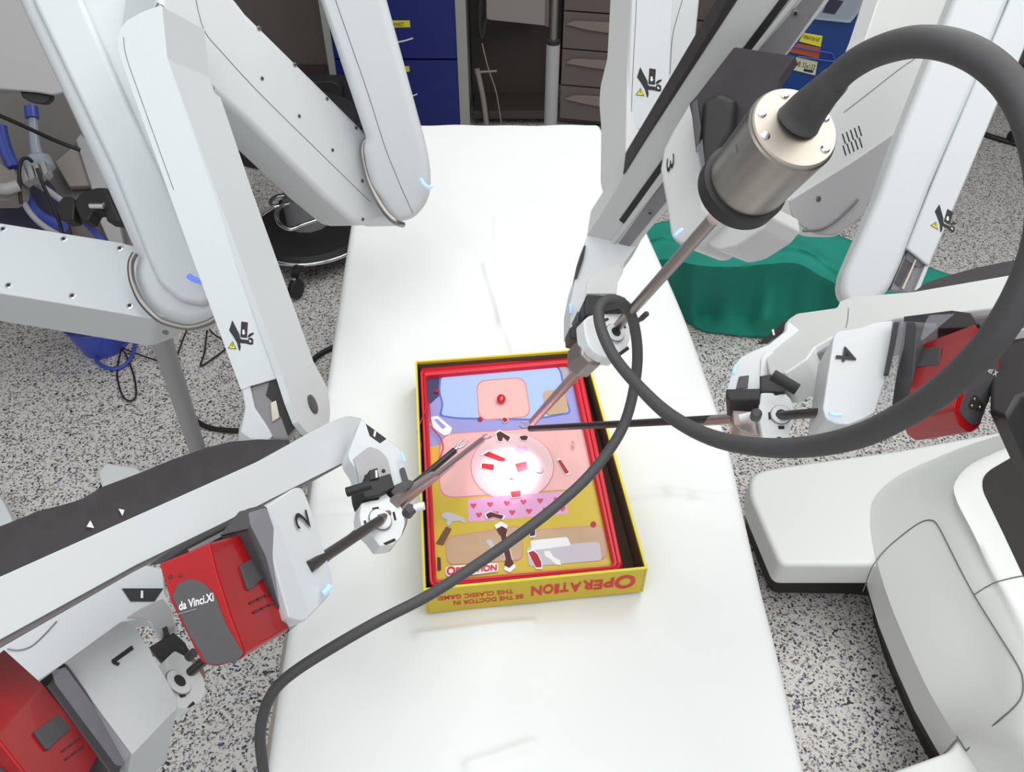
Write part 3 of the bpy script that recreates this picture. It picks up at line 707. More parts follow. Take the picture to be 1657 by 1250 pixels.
# ------------------------------------------------------------------ arm three (centre right)
def arm_three():
    t = thing('surgical_manipulator', 'white robot arm crossing the top centre, ending in the spar marked 3', 'robot arm', P(1040, 300, 0.75), 'arms of the surgical robot')
    pF = Plane((1050, 0, 0.86), (1040, 190, 0.90), (1090, 0, 0.86))
    prism('forearm', [(1020, -60), (1095, -60), (1090, 0), (1084, 128), (1072, 216), (1012, 207), (1021, 0)], pF, 0.05, 'arm_white', t, bev=0.003)
    prism('bracket_flange', [(1012, 204), (1018, 205), (1014, 274), (1006, 282)], pF, 0.03, 'arm_white', t, bev=0.001)
    pS = Plane((1021, 0, 0.862), (1012, 207, 0.902), (985, 0, 0.91))
    side = [(990, -60), (1022, -60), (1021, 0), (1015, 120), (1012, 276, 8), (1004, 298), (993, 320, 8), (986, 326, 6), (975, 314, 8), (971, 295), (972, 206), (969, 168, 12), (971, 138, 10), (982, 95, 10), (987, 0)]
    prism('forearm_side', side, pS, 0.02, 'arm_white_warm', t, bev=0.004, r=3)
    # brighter skin of the side cover
    seam([(1031, -40), (1030, 0), (1024, 120), (1021, 200)], pF, t, r=0.0004)
    hazard(pF, t, (1010, 90), (80, 0), (0, 80))
    prism('bracket', [(1015, 208), (1052, 213), (1040, 250), (1016, 292), (1009, 290), (1012, 240)], pF.shift(0.03), 0.03, 'mid_grey', t, bev=0.002)
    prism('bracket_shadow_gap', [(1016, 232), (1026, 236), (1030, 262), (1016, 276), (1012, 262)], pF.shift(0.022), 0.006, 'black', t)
    prism('bracket_pin', [(1018, 210), (1022, 210), (1022, 220), (1018, 220)], pF.shift(0.02), 0.006, 'steel_cap', t)
    prism('bracket_pin', [(1020, 226), (1036, 230), (1036, 234), (1022, 232)], pF.shift(0.02), 0.006, 'steel_cap', t)
    pU = Plane((1110, 0, 1.05), (1105, 100, 1.08), (1135, 0, 1.06))
    prism('upper_link', [(1086, -60), (1141, -60), (1135, 0), (1126, 90), (1118, 150), (1075, 200), (1080, 60)], pU, 0.08, 'arm_white', t, bev=0.008)
    seam([(1110, -30), (1104, 0), (1098, 20), (1088, 60), (1084, 120)], pU, t)
    # spar
    pP = Plane((1250, 0, 0.56), (985, 390, 0.78), (1180, 0, 0.565))
    spar = [(1218, -60), (1193, 0), (1043, 230), (1011, 280), (985, 326), (964, 360, 8), (950, 381), (947, 400), (1000, 430), (1014, 420), (1050, 373), (1074, 345), (1275, 87), (1342, 0), (1385, -60)]
    prism('spar', spar, pP, 0.035, 'arm_white_warm', t, bev=0.003, r=2)
    prism('black_edge_strip', [(1203, -60), (1176, 0), (1160, 31), (1008, 283), (1012, 281), (1043, 230), (1193, 0), (1219, -60)], pP.shift(-0.0015), 0.03, 'cart_black', t, bev=0.001)
    pR = pP.shift(-0.0012)
    prism('belt_slot', [(1299, -60), (1262, 0), (1175, 115), (1002, 357), (1012, 364), (1190, 115), (1276, 0), (1322, -60)], pR, 0.002, 'black', t)
    prism('rail_channel', [(1345, -60), (1300, 0), (1228, 84), (1068, 303), (988, 414), (1004, 417), (1085, 318), (1275, 82), (1333, 0), (1376, -60)], pR, 0.002, 'mid_grey', t)
    prism('rail_lip', [(1326, -60), (1282, 0), (1215, 84), (1068, 283), (980, 405), (984, 408), (1075, 293), (1225, 84), (1292, 0), (1338, -60)], pP.shift(-0.003), 0.004, 'arm_white_warm', t, bev=0.001)
    screws([(1287, 21), (1052, 344)], pP.shift(-0.002), t, r=0.0026)
    pH = Plane((950, 400, 0.775), (940, 500, 0.755), (1010, 420, 0.775))
    head = [(964, 360), (951, 380, 5), (944, 402), (938, 430), (931, 451), (923, 490), (923, 531), (940, 522), (946, 512), (947, 480), (997, 478), (999, 457), (1008, 441), (1010, 426), (1040, 385), (1010, 350)]
    prism('spar_head', head, pH, 0.04, 'arm_white', t, bev=0.004, r=2)
    prism('head_recess', [(962, 440), (1004, 425), (1008, 440), (1000, 456), (998, 476), (948, 476), (950, 455)], pH.shift(-0.002), 0.003, 'arm_white_warm', t, r=3, bev=0.001)
    prism('marker_plate', [(948, 397), (944, 420), (934, 449), (932, 449), (938, 420), (945, 398)], pH.shift(-0.004), 0.02, 'print_black', t)
    prism('sensor_window', [(926, 522), (935, 503, 2), (938, 515), (930, 536)], pH.shift(-0.003), 0.004, 'dark_grey', t)
    tpx('status_light', [(923.5, 492, .752), (923.5, 500, .75), (924, 507, .75)], 0.0014, 'blue_light', t, res=8)
    prism('mount_block', [(950, 476, 3), (1012, 480, 4), (1017, 491), (1014, 500), (946, 512), (945, 488)], pH.shift(-0.03), 0.035, 'black', t, bev=0.002)
    prism('mount_arm', [(922, 531), (934, 522), (946, 510), (950, 525), (944, 545), (936, 550, 3), (923, 546)], pH.shift(-0.012), 0.03, 'black', t, bev=0.002)
    # carriage
    pc = Plane((1080, 250, 0.63), (1130, 390, 0.60), (1110, 200, 0.62))
    car = [(1117, 163), (1126, 200), (1130, 252), (1141, 336), (1171, 350), (1150, 370), (1121, 397, 4), (1108, 400, 6), (1092, 393, 6), (1083, 380, 5), (1076, 330), (1066, 275), (1072, 240), (1090, 205)]
    prism('carriage', car, pc, 0.055, 'arm_white_warm', t, bev=0.004, r=3)
    prism('carriage_shell', [(1142, 386), (1172, 350), (1245, 330), (1248, 352), (1232, 372), (1190, 400, 6), (1164, 406, 6), (1147, 400, 5)], pc.shift(0.012), 0.045, 'arm_white_warm', t, bev=0.006, r=4)
    text_px('printed_number', '3', pc, (1080, 259), (0, 23), (12, -12), 'print_black', t, lift=0.0012)
    tpx('status_light', [(1091, 382, .589), (1098, 376, .592), (1104, 371, .594)], 0.0014, 'blue_light', t, res=8)
arm_three()

# ------------------------------------------------------------------ arm four (right)
def arm_four():
    t = thing('surgical_manipulator', 'white jointed robot arm on the right, ending in the carriage marked 4', 'robot arm', P(1420, 450, 0.95), 'arms of the surgical robot')
    pH4 = Plane((1450, 60, 1.17), (1330, 330, 1.18), (1540, 0, 1.19))
    H = [(1445, -70), (1421, 0), (1401, 61), (1372, 130), (1330, 190), (1270, 300), (1276, 330, 8), (1281, 352, 8), (1296, 370, 10), (1326, 384, 14), (1352, 384, 10), (1395, 350), (1457, 212), (1541, 0), (1570, -70)]
    prism('upper_link', H, pH4, 0.035, 'arm_white_warm', t, bev=0.010, r=4)
    pl = pH4.shift(-0.003)
    prism('link_shaded_side', [(1278, 325), (1325, 296, 10), (1380, 262, 10), (1457, 210), (1430, 280), (1395, 350), (1352, 380, 8), (1322, 379, 12), (1298, 366, 8), (1283, 350, 6)], pl, 0.004, 'arm_grey', t, bev=0.001)  # lower face of the link, its shading put into the grey
    tube('vent_curve', [pl.at(*q) - pl.n * 0.001 for q in ((1299, 374), (1327, 371), (1350, 358), (1370, 340), (1387, 323))], 0.0022, 'seam', t, res=8)
    disc_px('cap', (1324, 322), 0.0045, pl, 0.002, 'ring_steel', t, lift=0.001, res=16)
    seam([(1365, 182), (1400, 155), (1455, 112), (1480, 95)], pH4, t, lift=0.0003); seam([(1280, 322), (1310, 318), (1350, 290)], pH4, t)
    # ventilation slots, two rows
    for row in range(2):
        for k in range(5):
            x = 1362 + k * 6.5 - row * 0 + row * 1; y = 217 - k * 3.2 + row * 19
            decal('vent_slot', [(x, y), (x + 1.7, y - 0.6), (x + 6.8, y + 15.5), (x + 5, y + 16)], pH4, 'print_black', t, lift=0.0005)
    pG = Plane((1590, 0, 0.96), (1400, 440, 1.02), (1560, 0, 0.965))
    G = [(1569, -70), (1541, 0), (1457, 212), (1419, 320), (1365, 443, 10), (1360, 470, 12), (1368, 491, 12), (1392, 498, 12), (1415, 492, 14), (1440, 470, 14), (1460, 425), (1508, 300), (1580, 136), (1634, 0), (1662, -70)]
    prism('forearm', G, pG, 0.07, 'arm_white', t, bev=0.010, r=4)
    pGs = Plane(pG.at(1634, 0), pG.at(1460, 425), P(1690, 0, 0.945))
    prism('forearm_side', [(1662, -70), (1634, 0), (1508, 300), (1467, 402), (1501, 430), (1504, 430), (1560, 300), (1616, 166), (1644, 113), (1690, 0), (1718, -70)], pGs, 0.05, 'arm_white', t, bev=0.003)
    hp = pGs
    hazard(hp, t, (1500, 305), (72, 32), (-14, 66))
    prism('bracket', [(1464, 412), (1500, 430), (1482, 476), (1440, 470), (1452, 440)], pGs.shift(0.01), 0.03, 'mid_grey', t, bev=0.002)
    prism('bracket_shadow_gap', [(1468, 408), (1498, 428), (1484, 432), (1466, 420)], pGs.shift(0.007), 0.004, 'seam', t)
    prism('bracket_strut', [(1481, 420), (1483, 421), (1463, 468), (1459, 467)], pGs.shift(0.004), 0.006, 'steel_cap', t)
    prism('bracket_flange', [(1497, 430), (1503, 432), (1487, 472), (1480, 470)], pGs.shift(0.004), 0.012, 'arm_white', t, bev=0.001)
    prism('bracket_pin', [(1466, 418), (1476, 424), (1456, 464), (1448, 458)], pGs.shift(0.008), 0.006, 'dark_grey', t)
    # spar
    pP = Plane((1300, 540, 0.83), (1640, 470, 0.66), (1400, 500, 0.80))
    sp = [(1240, 561), (1275, 517, 4), (1290, 507, 6), (1354, 498), (1358, 488), (1380, 480), (1477, 472), (1633, 445), (1730, 428), (1730, 478), (1605, 499), (1500, 512), (1446, 516), (1390, 532), (1356, 540), (1318, 562), (1306, 580, 4), (1270, 604), (1245, 606), (1238, 580)]
    prism('spar', sp, pP, 0.035, 'arm_white_warm', t, bev=0.003, r=3)
    prism('spar_rail', [(1318, 548), (1358, 536), (1392, 528), (1500, 508), (1605, 494), (1730, 474), (1730, 490), (1605, 512), (1500, 522), (1360, 545), (1352, 562), (1312, 575)], pP.shift(0.006), 0.03, 'mid_grey', t, bev=0.002)
    seam([(1373, 499), (1372, 516), (1369, 531)], pP, t, r=0.0005)
    prism('fabric_boot', [(1483, 469), (1497, 458, 5), (1520, 450), (1579, 433), (1640, 421), (1730, 408), (1730, 430), (1633, 447), (1477, 473)], pP.shift(0.015), 0.04, 'cover_black', t, bev=0.004, r=3, plabel='black fabric boot along the spar')
    for i, (c, a, b) in enumerate((('plastic_white', 506, 515), ('mid_grey', 516, 527), ('black', 498, 505), ('plastic_white', 528, 533))):
        prism('rear_rail', [(1605, a + 10), (1740, a - 14), (1740, b - 14), (1605, b + 10)], pP.shift(0.010 + 0.001 * i), 0.02, c, t)
    prism('rear_housing', [(1610, 540), (1740, 515), (1740, 610), (1650, 640), (1628, 674, 3), (1600, 664), (1600, 560)], pP.shift(0.02), 0.08, 'black', t, bev=0.004)
    pH = Plane((1260, 560, 0.835), (1200, 630, 0.80), (1240, 610, 0.805))
    head = [(1276, 520), (1272, 536), (1244, 558), (1217, 569, 5), (1198, 579, 5), (1187, 595), (1176, 632), (1228, 632), (1232, 610), (1270, 604), (1306, 580), (1318, 560), (1300, 540)]
    prism('spar_head', head, pH, 0.04, 'arm_white', t, bev=0.004, r=3)
    prism('head_recess', [(1231, 580, 4), (1240, 566, 5), (1262, 572, 8), (1278, 596, 5), (1250, 608), (1232, 612), (1229, 628)], pH.shift(-0.002), 0.003, 'arm_white_warm', t, bev=0.001)
    decal('marker_plate', [(1273, 521), (1270, 537), (1243, 559), (1227, 560), (1251, 541)], pP, 'print_black', t, lift=0.0026)
    decal('marker_tick', [(1251, 538), (1254, 537), (1256, 546), (1253, 547)], pP, 'p_white', t, lift=0.0034)
    decal('sensor_window', [(1196, 611, 2), (1212, 609, 1), (1210, 629), (1191, 631)], pH, 'dark_grey', t, lift=0.0012)
    tpx('status_light', [(1191, 591, .80), (1188.5, 599, .798), (1186.5, 606, .796)], 0.0018, 'blue_light', t, res=8)
    prism('mount_block', [(1175, 629), (1231, 628), (1229, 646), (1181, 648), (1174, 640)], pH.shift(-0.02), 0.035, 'black', t, bev=0.002)
    prism('mount_latch', [(1229, 608), (1250, 604), (1268, 616), (1270, 634), (1230, 634)], pH.shift(-0.018), 0.03, 'black', t, bev=0.002)
    tpx('release_handle', [(1250, 607, .742), (1270, 619, .738), (1290, 631, .735)], 0.0058, 'black', t, res=12, smooth=False)
    prism('mount_arm', [(1181, 650), (1230, 648), (1229, 662), (1210, 665), (1184, 672)], pH.shift(0.0), 0.02, 'cannula_steel', t, bev=0.002)
    pc = Plane((1370, 560, 0.68), (1430, 640, 0.66), (1360, 670, 0.66))
    car = [(1349, 542, 6), (1357, 536), (1392, 531), (1416, 522), (1445, 519), (1438, 600), (1416, 668), (1398, 678), (1373, 688), (1354, 687, 4), (1336, 679, 5), (1331, 662), (1340, 600)]
    prism('carriage', car, pc, 0.065, 'arm_white', t, bev=0.005, r=4)
    text_px('printed_number', '4', pc, (1355, 561), (-4, 24), (33, 3), 'print_black', t, bold=0.006, lift=0.0012)
    tpx('status_light', [(1342, 670, .651), (1352, 672, .651), (1361, 672, .651)], 0.0016, 'blue_light', t, res=8)
arm_four()

# ------------------------------------------------------------------ cannulas
def cannula(name_label, hub, rim, ringc, rr, holer, plane, valve, knob, tube_pts, tube_r, marks, group='cannulas in the mounts of the robot'):
    t = thing('cannula', name_label, 'cannula', plane.at(*ringc), group)
    prism('hub', hub, plane, 0.016, 'plastic_white', t, bev=0.002, r=3)
    if rim: prism('collar', rim, plane.shift(0.010), 0.028, 'cannula_steel', t, bev=0.004, r=4)
    c = plane.at(*ringc) - plane.n * 0.001; n = plane.n
    lathe('seal', c - n * 0.003, c, [(0, rr * 0.9), (0.001, rr), (0.004, rr)], 'plastic_white', t, res=32)
    pts = []
    for k in range(33):
        a = 2 * pi * k / 32; pts.append(c - n * 0.001 + (plane.e1 * math.cos(a) + plane.e2 * math.sin(a)) * rr * 1.03)
    tube('seal_ring', pts, 0.0005, 'seam', t, res=6, smooth=False)
    lathe('port', c - n * 0.0036, c, [(0, holer), (0.001, holer)], 'black', t, res=20)
    for m in marks:
        decal('hub_slot', m, plane, 'print_black', t, lift=0.0008)
    if valve: tpx('valve', valve[0], valve[1], 'clear_tub' if False else 'plastic_white', t, res=12, smooth=False)
    if knob: 
        a = P(*knob[0]); lathe('knob', a - n * 0.007, a, [(0, knob[1] * 0.6), (0.0015, knob[1]), (0.010, knob[1])], 'dark_grey', t, res=20)
    if tube_pts: tpx('cannula_tube', tube_pts, tube_r, 'cannula_steel', t, res=16, smooth=False)
    return t
pl2 = Plane((595, 830, 0.715), (650, 840, 0.73), (615, 880, 0.70))
cannula('white cannula hub held by arm 2, left of the game box',
    [(585, 814, 3), (600, 810), (614, 808), (615, 797), (621, 793, 3), (632, 806), (646, 813), (654, 829), (656, 848), (650, 869), (636, 882), (615, 884), (602, 867), (585, 851), (582, 833)],
    [(633, 800), (652, 796), (664, 812), (660, 845), (650, 870), (640, 870)], (614, 843), 0.0105, 0.0042, pl2,
    ([(664, 826, .70), (680, 820, .70), (687, 819, .70)], 0.0036), ((661, 829, .70), 0.0052),
    [(640, 812, .735), (700, 771, .86)], [0.0056, 0.0052],
    [[(602, 823), (612, 821), (613, 825), (603, 827)], [(635, 830), (638, 829), (641, 842), (638, 843)], [(588, 844), (591, 843), (594, 851), (591, 852)], [(620, 880), (638, 872), (640, 876), (624, 883)]])
pl1 = Plane((285, 1080, 0.72), (320, 1100, 0.73), (300, 1130, 0.70))
cannula('white cannula hub held by arm 1, partly behind its carriage',
    [(268, 1068), (283, 1053, 3), (300, 1062), (319, 1078, 4), (331, 1099, 4), (333, 1120, 4), (327, 1132), (315, 1140), (303, 1147), (288, 1146), (278, 1120)],
    [(300, 1060), (322, 1068), (334, 1090), (330, 1110)], (286, 1107), 0.0125, 0.006, pl1, None, ((308, 1062, .71), 0.004),
    [(330, 1060, .74), (470, 945, .86)], [0.0056, 0.0052],
    [[(293, 1094), (296, 1095), (303, 1107), (300, 1108)], [(289, 1125), (299, 1122), (300, 1128), (292, 1130)], [(303, 1145), (312, 1136), (315, 1141), (305, 1147)]])
pl3 = Plane((985, 520, 0.725), (1010, 530, 0.73), (995, 570, 0.71))
cannula('white cannula hub held by arm 3 at the far end of the game box',
    [(953, 511, 2), (984, 500), (1004, 499, 3), (1016, 508), (1023, 526, 4), (1020, 548), (1014, 566), (998, 580, 3), (975, 577), (962, 570), (952, 558), (947, 540), (945, 518, 3)],
    [(940, 545), (950, 545), (976, 575), (974, 590, 4), (956, 588, 4), (940, 572, 4)], (993, 541), 0.0088, 0.0046, pl3, None, ((1041, 513, .72), 0.0026),
    [(955, 580, .80), (862, 683, 1.04)], [0.0060, 0.0052],
    [[(997, 574), (1015, 561), (1018, 566), (1000, 579)], [(1007, 526), (1010, 525), (1013, 531), (1010, 532)], [(977, 517), (983, 515), (985, 518), (979, 521)]])
tpx('valve_lever', [(1018, 522, .722), (1032, 519, .722), (1041, 513, .72)], 0.0022, 'dark_grey', bpy.data.objects['cannula.002'], res=8)
pl4 = Plane((1250, 650, 0.76), (1275, 660, 0.755), (1255, 705, 0.745))
cannula('white cannula hub held by arm 4, right of the table',
    [(1231, 636), (1252, 635), (1254, 640), (1270, 636, 2), (1280, 646), (1285, 660), (1284, 685), (1279, 694), (1277, 713), (1254, 714), (1251, 710), (1234, 710), (1230, 690), (1226, 676), (1228, 655)],
    [(1184, 650), (1230, 650), (1232, 706), (1216, 704, 6), (1198, 698, 6), (1186, 686, 4)], (1263, 673), 0.0092, 0.0046, pl4,
    ([(1196, 677, .755), (1222, 671, .752)], 0.0036), ((1223, 673, .742), 0.0052),
    [(1190, 678, .78), (1120, 683, .86)], [0.0056, 0.0050],
    [[(1243, 668), (1246, 668), (1247, 679), (1244, 680)], [(1259, 690), (1269, 690), (1269, 695), (1260, 695)], [(1257, 708), (1264, 708), (1263, 713), (1257, 713)]])

# ------------------------------------------------------------------ instruments
def jaws(parent, tip, d, side, L=0.016):
    """wrist joint and two curved metal jaws"""
    d = d.normalized(); s = side.normalized()
    tube('wrist', [tip - d * 0.004, tip + d * 0.005], 0.0034, 'tip_metal', parent, res=10, smooth=False)
    for k in (-1, 1):
        p = [tip + d * 0.003, tip + d * (L * .5) + s * k * 0.0035, tip + d * L + s * k * 0.003]
        tube('jaw', p, [0.0020, 0.0016, 0.0008], 'tip_metal', parent, n=5, res=8)
def housing(t, end_px, end_plane, ext, oval, button, bplane_pts, adapter=None):
    prism('housing', end_px, end_plane, 0, 'red', t, bev=0.005, r=4, ext=ext, seg=5)
    prism('grip_panel', oval, end_plane, 0.0012, 'mid_grey' if False else 'dark_grey', t, r=3, lift=0.0009)
def inst_two():
    t = thing('surgical_instrument', 'red instrument housing with black shaft on arm 2, lower left', 'surgical instrument', P(360, 960, .52), 'instruments on the robot arms')
    pe = Plane((300, 960, 0.475), (395, 1060, 0.478), (345, 890, 0.487))
    ext = vec((397, 1064, .478), (468, 1022, .545))
    end = [(257, 913, 4), (300, 896), (340, 878, 6), (351, 925, 8), (375, 1000), (398, 1060, 8), (385, 1070), (348, 1080, 6), (326, 1074, 8), (276, 975)]
    prism('housing', end, pe, 0, 'red', t, bev=0.005, r=3, ext=ext, seg=5)
    prism('grip_panel', [(279, 966), (287, 946), (307, 937), (328, 943), (347, 962), (366, 1012), (394, 1058, 3), (385, 1069), (350, 1077, 5), (334, 1074), (304, 1022)], pe, 0.0012, 'dark_grey', t, r=3, lift=0.0008)
    text_px('printed_name', 'da Vinci.Xi', pe, (290, 989), (56, -16), (-1, -14), 'plastic_white', t, bold=0.02, lift=0.0012)
    decal('printed_rule', [(287, 994), (318, 985), (318.5, 986.5), (287.5, 995.5)], pe, 'mid_grey', t, lift=0.0012)
    for q in ((276, 934), (292, 932)): disc_px('printed_dot', q, 0.0012, pe, 0.0006, 'red_print', t, lift=0.0004, res=10)
    pf = Plane(pe.at(351, 925), pe.at(398, 1060), pe.at(351, 925) + ext)
    prism('release_button', [(386, 917, 3), (411, 903, 3), (425, 936, 3), (400, 957, 3)], pf, 0.002, 'dark_grey', t, lift=0.0014, bev=0.0006)
    for a in range(2):
        for k in range(3):
            x = 404 + k * 12 + a * 6; y = 975 + a * 15 - k * 6
            decal('printed_mark', [(x, y), (x + 9, y - 4.5), (x + 10, y - 1), (x + 1, y + 3.5)], pf, 'red_print', t, lift=0.0004)
    # sterile adapter plate and black gap beside the spar
    pa = Plane(P(407, 852, .53), P(466, 1022, .545), P(430, 820, .56))
    prism('adapter', [(400, 856), (428, 818), (432, 820), (470, 930), (494, 1002, 4), (468, 1024), (404, 858)], pa, 0.02, 'dark_grey', t, bev=0.002)
    prism('adapter_back', [(262, 912), (300, 885), (400, 833), (424, 818), (430, 830), (408, 858), (345, 884), (300, 905)], Plane((262, 912, .53), (425, 820, .60), (400, 860, .585)), 0.02, 'black', t, bev=0.001)
    decal('adapter_strip', [(303, 890), (390, 845), (393, 850), (306, 896)], Plane((262, 912, .53), (425, 820, .60), (400, 860, .585)), 'mid_grey', t, lift=0.001)
    # shaft: from the carriage through cannula to the board
    a = P(524, 902, .60); b = P(614, 843, .71); tip = P(779, 713, 1.085)
    tube('shaft', [P(500, 918, .575), b], 0.0045, 'shaft_black', t, res=16, smooth=False)
    tube('shaft_lower', [b, tip], [0.0044, 0.0042], 'cannula_steel', t, res=16, smooth=False, plabel='grey metal shaft end')
    jaws(t, tip, vec((779, 713, 1.085), (797, 701, 1.105)), P(790, 720, 1.09) - P(779, 713, 1.09), 0.018)
inst_two()
def film(name_label, pts, plane):
    o = prism('plastic_drape', pts, plane, 0.0006, 'clear_film', None, r=3)
    tag(o, name_label, 'plastic film', 'clear sterile film on the instrument mounts')
film('clear sterile film between the branded red housing and the white carriage left of the box', [(402, 830), (430, 822), (455, 860), (480, 935), (499, 990), (492, 1008), (470, 1024), (450, 975), (430, 900), (405, 850)], Plane((430, 822, .515), (492, 1008, .508), (405, 850, .51)))
def inst_one():
    t = thing('surgical_instrument', 'red instrument housing on arm 1, in the lower left corner', 'surgical instrument', P(90, 1180, .5), 'instruments on the robot arms')
    pe = Plane((0, 1203, 0.47), (37, 1250, 0.47), (-40, 1180, 0.475))
    ext = vec((0, 1203, .47), (76, 1113, .56))
    pf = Plane(pe.at(0, 1203), pe.at(37, 1250), pe.at(0, 1203) + ext)
    end = [(-160, 1180), (-90, 1120), (-2, 1200, 5), (37, 1250), (90, 1318), (60, 1340), (-40, 1340)]
    prism('housing', [(-150, 1185), (-80, 1128), (-6, 1196, 3), (0, 1203), (37, 1250), (100, 1330), (40, 1380), (-60, 1330)], pe, 0, 'red', t, bev=0.003, ext=ext, seg=5)
    prism('grip_panel', [(-60, 1230), (-20, 1232), (8, 1246, 3), (40, 1300), (20, 1340), (-50, 1330)], pe, 0.0012, 'dark_grey', t, r=4, lift=0.0008)
    prism('release_button', [(52, 1187, 3), (91, 1159, 4), (112, 1181, 4), (74, 1217, 4)], pf, 0.002, 'dark_grey', t, lift=0.0018, bev=0.0006)
    for a in range(2):
        for k in range(3):
            x = 98 + k * 11 + a * 6; y = 1216 + a * 13 - k * 8
            decal('printed_mark', [(x, y), (x + 8, y - 6), (x + 10, y - 3), (x + 2, y + 3)], pf, 'red_print', t, lift=0.0004)
    pa = Plane(P(76, 1112, .56), P(180, 1250, .555), P(110, 1075, .585))
    prism('adapter', [(76, 1110), (90, 1100), (110, 1076), (212, 1222, 3), (198, 1240, 4), (190, 1262), (182, 1256)], pa, 0.02, 'dark_grey', t, bev=0.002)
    prism('adapter_back', [(-60, 1195), (0, 1150), (104, 1073), (110, 1078), (92, 1100), (76, 1114), (0, 1166), (-60, 1212)], Plane((0, 1155, .56), (105, 1076, .60), (76, 1112, .575)), 0.02, 'black', t, bev=0.001)
    a = P(286, 1107, .72); tip = P(738, 728, 1.02)
    tube('shaft', [P(240, 1140, .68), a, P(735, 730, 1.015)], 0.0045, 'shaft_black', t, res=16, smooth=False)
    jaws(t, P(736, 729, 1.018), vec((736, 729, 1.018), (753, 714, 1.035)), P(750, 735, 1.02) - P(736, 729, 1.02), 0.026)
inst_one()
film('clear sterile film in the lower left corner of the scene', [(84, 1086), (106, 1080), (150, 1140), (210, 1220), (198, 1240), (188, 1238), (130, 1160), (90, 1106)], Plane((84, 1086, .54), (198, 1240, .535), (106, 1080, .55)))
def inst_four():
    t = thing('surgical_instrument', 'red instrument housing with three gold contacts on arm 4, right', 'surgical instrument', P(1540, 620, .6), 'instruments on the robot arms')
    pe = Plane((1580, 540, .578), (1617, 600, .60), (1560, 690, .57))
    ext = vec((1550, 665, .575), (1466, 682, .645))
    end = [(1577, 524, 4), (1584, 532), (1612, 554, 5), (1620, 570, 5), (1617, 600), (1600, 650), (1585, 692, 6), (1569, 702, 6), (1553, 690), (1543, 662, 6), (1560, 600), (1574, 545)]
    prism('housing', end, pe, 0, 'red', t, bev=0.004, r=3, ext=ext, seg=5)
    prism('grip_panel', [(1585, 566, 6), (1598, 566, 5), (1611, 574, 4), (1614, 599), (1598, 650), (1580, 688, 4), (1568, 686), (1554, 672, 4), (1553, 664), (1574, 594)], pe, 0.0012, 'dark_grey', t, r=3, lift=0.0008)
    text_px('printed_name', 'da Vinci Xi', pe, (1578, 591), (32, 20), (4, -8), 'plastic_white', t, bold=0.02, lift=0.0012)
    prism('contact_socket', [(1571, 640, 3), (1578, 641, 3), (1589, 657, 3), (1584, 664, 3), (1566, 661, 3), (1565, 654, 2)], pe, 0.0008, 'black', t, lift=0.0014)
    for q in ((1573.5, 646), (1569, 657), (1582, 659)): disc_px('gold_contact', q, 0.0010, pe, 0.0008, 'gold', t, lift=0.0022, res=10)
    pf = Plane(pe.at(1574, 545), pe.at(1550, 665), pe.at(1574, 545) + ext)
    prism('release_button', [(1487, 565, 2), (1524, 563, 2), (1523, 592, 2), (1483, 595, 2)], pf, 0.002, 'dark_grey', t, lift=0.0016, bev=0.0006)
    pa = Plane(P(1482, 525, .64), P(1466, 682, .645), P(1460, 521, .66))
    prism('adapter', [(1462, 520), (1479, 521), (1482, 530), (1470, 684), (1441, 662), (1450, 600)], pa, 0.02, 'dark_grey', t, bev=0.002)
    prism('adapter_top', [(1462, 512), (1540, 502), (1570, 506), (1584, 524), (1570, 530), (1482, 534), (1462, 524)], Plane((1462, 516, .67), (1584, 524, .62), (1482, 535, .655)), 0.015, 'black', t, bev=0.001)
    prism('adapter_foot', [(1450, 664), (1470, 680), (1492, 706), (1484, 710), (1462, 694), (1446, 672)], pa.shift(0.01), 0.015, 'mid_grey', t, bev=0.001)
    prism('adapter_gap', [(1446, 522), (1457, 521), (1438, 606), (1430, 606)], Plane((1446, 522, .67), (1430, 606, .66), (1457, 521, .668)), 0.004, 'black', t)
    tip = P(858, 694, 1.10)
    tube('shaft', [P(1345, 667, .675), P(1263, 673, .75)], 0.0044, 'shaft_black', t, res=16, smooth=False)
    tube('shaft_lower', [P(1263, 673, .75), tip], 0.0044, 'shaft_black', t, res=16, smooth=False)
    jaws(t, tip, vec((858, 694, 1.10), (838, 686, 1.115)), P(845, 700, 1.1) - P(850, 684, 1.1), 0.020)
inst_four()
film('clear sterile film between red housing and white carriage at the right', [(1455, 521), (1466, 520), (1462, 560), (1452, 600), (1440, 664), (1418, 668), (1424, 630), (1440, 610)], Plane((1455, 521, .65), (1418, 668, .64), (1466, 520, .645)))
film('small clear film flap hanging over the top of the right red housing', [(1504, 510), (1545, 508), (1530, 520), (1494, 550), (1489, 550), (1498, 520)], Plane((1504, 510, .60), (1489, 550, .60), (1545, 508, .59)))

